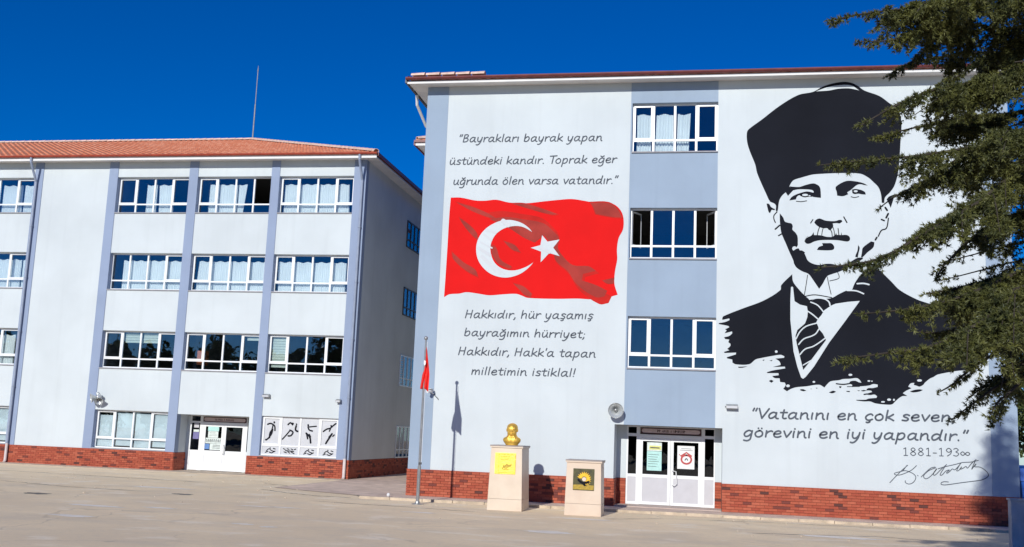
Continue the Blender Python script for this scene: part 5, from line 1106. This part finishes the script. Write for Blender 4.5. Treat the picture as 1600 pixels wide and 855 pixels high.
HD = [(0,-.008,.440,.142,.83,.98,1.06,12),(0,-.035,.355,.100,1.08,1.0,.95,8),(0,-.085,.318,.042,1.1,.8,.8,8),(0,.014,.488,.134,.93,1.02,.80,12),
 (0,-.132,.420,.025,.72,1.15,1.6,8),(0,-.148,.395,.021,1.15,1,.75,8),(-.050,-.122,.472,.034,1.35,.6,.42,8),(.050,-.122,.472,.034,1.35,.6,.42,8),(-.045,-.118,.446,.017,1,1,1,6),(.045,-.118,.446,.017,1,1,1,6),
 (0,-.130,.352,.032,1.3,.55,.35,8),(-.122,.0,.430,.038,.40,.75,1.15,8),(.122,.0,.430,.038,.40,.75,1.15,8),(-.055,-.098,.390,.036,1,.7,1.1,8),(.055,-.098,.390,.036,1,.7,1.1,8)]
for x, y, z, r_, sx_, sy_, sz_, n_ in HD: el(x*1.24, y*1.12, .435+(z-.44)*1.18, r_*1.2, sx_*1.04, sy_*.94, sz_*.99, n_)
bo = obj('golden_bust', m, 'gold', None, smooth=True, base=True)
rm = bo.modifiers.new('remesh', 'REMESH'); rm.mode = 'VOXEL'; rm.voxel_size = .006; rm.use_smooth_shade = True
sm = bo.modifiers.new('smooth', 'SMOOTH'); sm.factor = .5; sm.iterations = 2
props(bo, 'golden bust of a man in suit and tie standing on the taller pedestal', 'bust')

# small things at the kerb
props(obj('marker_stone', MB().ball((-9.33, -1.25, .06), .055, 5, (1,1,1.1)), 'fascia', None, base=True), 'small white stone knob at the left corner of the brick plinth', 'marker')

# ---------------------------------------------------------------- low wall, container at the right edge
t = thing('low_wall', (9.5, -8.1, GZ), 'low painted concrete wall at the right edge, speckled with tree shade', 'wall')
obj('wall_body', MB().box(6.30, 14.5, -8.22, -7.98, GZ, 1.06), 'low_wall', t)
obj('coping', MB().box(6.28, 14.5, -8.25, -7.95, 1.062, 1.10), 'low_wall', t)
t = thing('waste_container', (9.9, 1.3, GZ), 'blue plastic waste container just behind the right corner of the building', 'container')
obj('body', MB().add([(9.05,.85,.15),(10.5,.85,.15),(10.5,1.85,.15),(9.05,1.85,.15),(8.98,.8,1.25),(10.6,.8,1.25),(10.6,1.9,1.25),(8.98,1.9,1.25)],[(0,3,2,1),(4,5,6,7),(0,1,5,4),(1,2,6,5),(2,3,7,6),(3,0,4,7)]), 'blue_plastic', t)
obj('lid', MB().add([(8.95,.76,1.26),(10.63,.76,1.26),(10.63,1.94,1.26),(8.95,1.94,1.26),(8.97,.85,1.62),(10.6,.85,1.62),(10.6,1.8,1.70),(8.97,1.8,1.70)],[(0,3,2,1),(4,5,6,7),(0,1,5,4),(1,2,6,5),(2,3,7,6),(3,0,4,7)]), 'blue_plastic', t)
for x in (9.2, 10.35):
    for y in (.95, 1.7): obj('wheel', MB().lathe([(0,-.03),(.085,-.03),(.09,0),(.085,.03),(0,.03)], (x, y, GZ+.09), (0,1,0), 12), 'dark_metal', t)
for z in (.5, .8, 1.05): obj('rib', MB().box(9.0-.03*(1.25-z), 10.55, .79, .80, z, z+.04), 'blue_plastic', t)

# ---------------------------------------------------------------- foliage
def cloud_mesh(name, pos, dirs, needles, L, W, m_, parent, spread=1.0, curl=.0):
    """many thin leaf-shaped triangles: pos, dirs (n,3); needles per tuft"""
    n = len(pos); K = needles
    P = np.repeat(pos, K, 0); A = np.repeat(dirs, K, 0)
    rnd = RNG.normal(size=(n*K, 3)); rnd /= np.linalg.norm(rnd, axis=1)[:,None]
    d = A+rnd*spread; d /= np.linalg.norm(d, axis=1)[:,None]
    s = np.cross(d, RNG.normal(size=(n*K, 3))); s /= np.linalg.norm(s, axis=1)[:,None]+1e-9
    ln = L*RNG.uniform(.7, 1.25, (n*K, 1)); wd = W*RNG.uniform(.8, 1.2, (n*K, 1))
    V = np.empty((n*K, 3, 3)); V[:,0] = P-s*wd*.5; V[:,1] = P+s*wd*.5; V[:,2] = P+d*ln
    V = V.reshape(-1, 3); c = np.array([V[:,0].mean(), V[:,1].mean(), V[:,2].min()])
    me = bpy.data.meshes.new(name); nv = len(V)
    me.vertices.add(nv); me.vertices.foreach_set('co', (V-c).astype(np.float32).ravel())
    me.loops.add(nv); me.loops.foreach_set('vertex_index', np.arange(nv, dtype=np.int32))
    me.polygons.add(nv//3); me.polygons.foreach_set('loop_start', np.arange(0, nv, 3, dtype=np.int32))
    at = me.attributes.new('var', 'FLOAT', 'POINT')
    tv = np.repeat(RNG.uniform(0, 1, n), K); at.data.foreach_set('value', np.repeat(tv, 3).astype(np.float32))
    me.update(); me.validate()
    o = link_mesh(name, me, m_, parent, c); o['kind'] = 'stuff'; return o
def unit(v): v = np.asarray(v, float); return v/(np.linalg.norm(v)+1e-9)
# the cedar in the foreground
TX, TY = 5.35, -22.4
ced = thing('cedar_tree', (TX, TY, GZ), 'dark green cedar at the right, its long branches reaching in front of the portrait', 'tree')
trunk = [(TX,TY,GZ-.1),(TX+.02,TY,.5),(TX-.03,TY+.03,3),(TX+.03,TY,6),(TX,TY+.05,9),(TX,TY,12.9)]
tk = MB(); tk.tube(trunk, [.30,.24,.20,.15,.09,.02], 12); trunk_o = obj('trunk', tk, 'bark', ced)
tuft_p = []; tuft_d = []; wood = MB(); far_p = []; far_d = []
def twig(p, d, L, step, droop, out_p, out_d, side=None):
    """a shoot carrying needle tufts"""
    q = np.array(p, float); d = unit(d); n = max(2, int(L/step))
    for i in range(n):
        d = unit(d+np.array([0,0,-droop])+RNG.normal(0, .06, 3)); q = q+d*step
        w = RNG.normal(0, .006, 3)
        out_p.append(q+w); out_d.append(unit(d*.9+np.array([0,0,.25])+RNG.normal(0, .5, 3)))
    return q
def limb(pts, wmax, fine=True, start=.0, dens=1.0, rad=.03, sub=5):
    P = [np.array(p, float) for p in pts]
    # smooth resample
    Q = []
    for i in range(len(P)-1):
        p0 = P[max(i-1,0)]; p1 = P[i]; p2 = P[i+1]; p3 = P[min(i+2,len(P)-1)]
        for t in np.linspace(0, 1, 6, endpoint=False):
            Q.append(.5*((2*p1)+(-p0+p2)*t+(2*p0-5*p1+4*p2-p3)*t*t+(-p0+3*p1-3*p2+p3)*t**3))
    Q.append(P[-1]); n = len(Q)
    wood.tube([tuple(q) for q in Q], [rad*(1-.9*i/(n-1))+.003 for i in range(n)], 5)
    op, od = (tuft_p, tuft_d) if fine else (far_p, far_d)
    stp = .019 if fine else .055
    lens = [np.linalg.norm(Q[i+1]-Q[i]) for i in range(n-1)]; tot = sum(lens)
    s = start*tot; gap = (.0155 if fine else .052)/dens; acc = 0; i = 0; cum = np.concatenate([[0], np.cumsum(lens)])
    k = 0
    while s < tot:
        i = min(n-2, max(0, int(np.searchsorted(cum, s)-1))); t = (s-cum[i])/lens[i]; q = Q[i]*(1-t)+Q[i+1]*t; f = unit(Q[i+1]-Q[i])
        u = s/tot; sd = unit(np.cross(f, [0,0,1])); env = wmax*(min(1, (1-u)*1.5+.07))**.75
        # clumps: the width of the spray waxes and wanes along the limb
        env *= .62+.38*math.sin(s*9+hash(len(pts))%5+P[0][2]*3)
        sg = 1 if k%2 else -1
        kind = RNG.random()
        if kind < .50:
            L = env*RNG.uniform(.45, 1.15); d = f*RNG.uniform(.5,1.0)+sd*sg*RNG.uniform(.5,1)+np.array([0,0,RNG.uniform(-.45,.12)])
        else:
            L = env*RNG.uniform(.45, 1.05); d = f*RNG.uniform(.2,.7)+sd*sg*RNG.uniform(0,.5)+np.array([0,0,-RNG.uniform(.6,1.1)])
        if L > .03:
            m_ = max(2, int(L/stp)); dd = unit(d); qq = q.copy()
            for j in range(m_):
                dd = unit(dd+np.array([0,0,-.035])+RNG.normal(0,.05,3)); qq = qq+dd*stp
                op.append(qq+RNG.normal(0,.006,3)); od.append(unit(dd*.8+np.array([0,0,.3])+RNG.normal(0,.55,3)))
                if L > .12 and j > 0 and RNG.random() < (.42 if fine else .25):
                    sdd = unit(np.cross(dd, RNG.normal(size=3))); twig(qq, dd*.8+sdd*.8+np.array([0,0,-.25]), min(L*.55, .17)*RNG.uniform(.4,1), stp, .04, op, od)
        s += gap*RNG.uniform(.6,1.4); k += 1
    if sub and tot > .8:
        for _ in range(sub):
            u = RNG.uniform(.12, .62); i = int(u*(n-1)); q = Q[i]; f = unit(Q[min(i+1,n-1)]-Q[i]); sd = unit(np.cross(f, [0,0,1]))*(1 if RNG.random() < .5 else -1)
            Ls = (1-u)*tot*RNG.uniform(.10,.24)+.15; d = unit(f*.8+sd*RNG.uniform(.4,.9)+np.array([0,0,-RNG.uniform(.0,.35)]))
            limb([q, q+d*Ls*.5+np.array([0,0,.02]), q+d*Ls+np.array([0,0,-.10*Ls])], wmax*.62, fine, .02, dens, rad*.22, 0)
    # leading shoot
    twig(Q[-2], Q[-1]-Q[-2], .09, stp, .02, op, od)
def tz(z): return np.array([TX, TY, z])
for li, L in enumerate(LIMBS):
    b = np.array(L[0]); root = tz(b[2]+.25+RNG.uniform(-.2,.5)); mid_ = (b*.5+root*.5)+np.array([0,0,.12])
    limb([root, mid_]+L, (.32 if li > 12 else .50)+RNG.uniform(-.05,.05), True, .12, 1.2, .019, 2 if li > 12 else 6)
# more limbs of the same side, filling the part of the crown near the right edge
rr = random.Random(21)
for k in range(72):
    z = 3.3+k*.051+rr.uniform(-.1,.1); ex = rr.uniform(2.62, 3.3) if k % 4 else rr.uniform(2.25, 2.6)
    e = np.array([ex, rr.uniform(-24.0, -21.0), z])
    root = tz(z+.35); limb([root, root*.5+e*.5+np.array([0,0,.16]), e], .42, True, .32, .62, .018, 3)
# the rest of the crown, all round
for k in range(120):
    z = 1.9+k*.09; top = z > 6.9
    a = R(k*137.5); Lh = (3.2 if not top else 2.35*(1-(z-6.9)/6.5)+.2)*rr.uniform(.75,1.1)
    ca = math.cos(a)
    if not top and ca < -.25: Lh *= .45
    if top and ca < 0: Lh *= .78
    e = np.array([TX+ca*Lh, TY+math.sin(a)*Lh, z-.12*Lh]); root = tz(z)
    limb([root, root*.55+e*.45+np.array([0,0,.14]), e], .55 if not top else .40, False, .12, 1.0, .03)
for k in range(70):
    z = 6.9+k*.075; a = R(k*137.5+40); Lh = (2.2*(1-(z-6.9)/6.5)+.25)*rr.uniform(.5,1.0)*(.8 if math.cos(a) < 0 else 1)
    e = np.array([TX+math.cos(a)*Lh, TY+math.sin(a)*Lh, z-.1*Lh]); root = tz(z); limb([root, root*.5+e*.5+np.array([0,0,.1]), e], .42, False, .08, 1.2, .02)
cloud_mesh('crown', np.array(tuft_p), np.array(tuft_d), 8, .037, .0102, 'needles', ced, .85)
cloud_mesh('crown', np.array(far_p), np.array(far_d), 9, .085, .016, 'needles', ced, .9)
lo = obj('limbs', wood, 'bark', ced); lo['kind'] = 'stuff'
print('tufts', len(tuft_p), len(far_p))

def broad_tree(x, y, h_, r_, label, n=2600, seed=1, cat='tree', name='broadleaf_tree', group=None, leaf=.16, zc=None, K=3, detail=True):
    rg = np.random.default_rng(seed); t = thing(name, (x, y, GZ), label, cat, group)
    w_ = MB(); w_.tube([(x,y,GZ),(x+.05,y,h_*.3),(x-.05,y+.05,h_*.62)], [h_*.028,h_*.022,h_*.010], 8)
    cl = []
    for k in range(11):
        a = k*2.4; rr_ = r_*rg.uniform(.25,.75); zz = h_*rg.uniform(.38,.92)
        c = np.array([x+math.cos(a)*rr_, y+math.sin(a)*rr_, zz]); cl.append((c, r_*rg.uniform(.32,.5)))
        w_.tube([(x,y,h_*.3+.02*k),(x*.5+c[0]*.5,y*.5+c[1]*.5,zz*.5+h_*.17),tuple(c)], [h_*.012,h_*.008,.01], 5)
    obj('trunk', w_, 'bark', t)
    per = n//len(cl); P = []
    for c, rad in cl:
        v = rg.normal(size=(per,3)); v /= np.linalg.norm(v,axis=1)[:,None]; P.append(c+v*rad*rg.uniform(.45,1.05,(per,1))*np.array([1,1,.8]))
    P = np.concatenate(P); P = P[P[:,2] > .25]
    cloud_mesh('crown', P, rg.normal(size=P.shape), K, leaf, leaf*.45, 'leaves', t, .9)
    return t
broad_tree(10.6, 4.2, 6.2, 2.0, 'leafy green tree behind the right corner of the building', 5200, 3, leaf=.15, group='broadleaf trees beyond the corner')
broad_tree(12.6, 8.5, 7.2, 2.6, 'bushy green tree farther back beyond the right corner', 4200, 4, leaf=.18, group='broadleaf trees beyond the corner')

# the row of trees behind the photographer, which the windows mirror
rg = np.random.default_rng(8); P = []
for x in np.arange(-95, 30, 3.2):
    hh = rg.uniform(10.5, 13.5) if x < -14 else rg.uniform(5.2, 6.6)
    nn = 420; v = rg.normal(size=(nn,3)); v /= np.linalg.norm(v,axis=1)[:,None]
    P.append(np.array([x, -66+rg.uniform(-3,3), hh*.52])+v*rg.uniform(.4,1.,(nn,1))*np.array([3.0,2.2,hh*.5]))
P = np.concatenate(P)
far = cloud_mesh('tree_belt', P, rg.normal(size=P.shape), 2, 1.1, .9, 'leaves', None, .9)
props(far, 'belt of trees closing the far side of the school yard behind the viewer', 'trees')
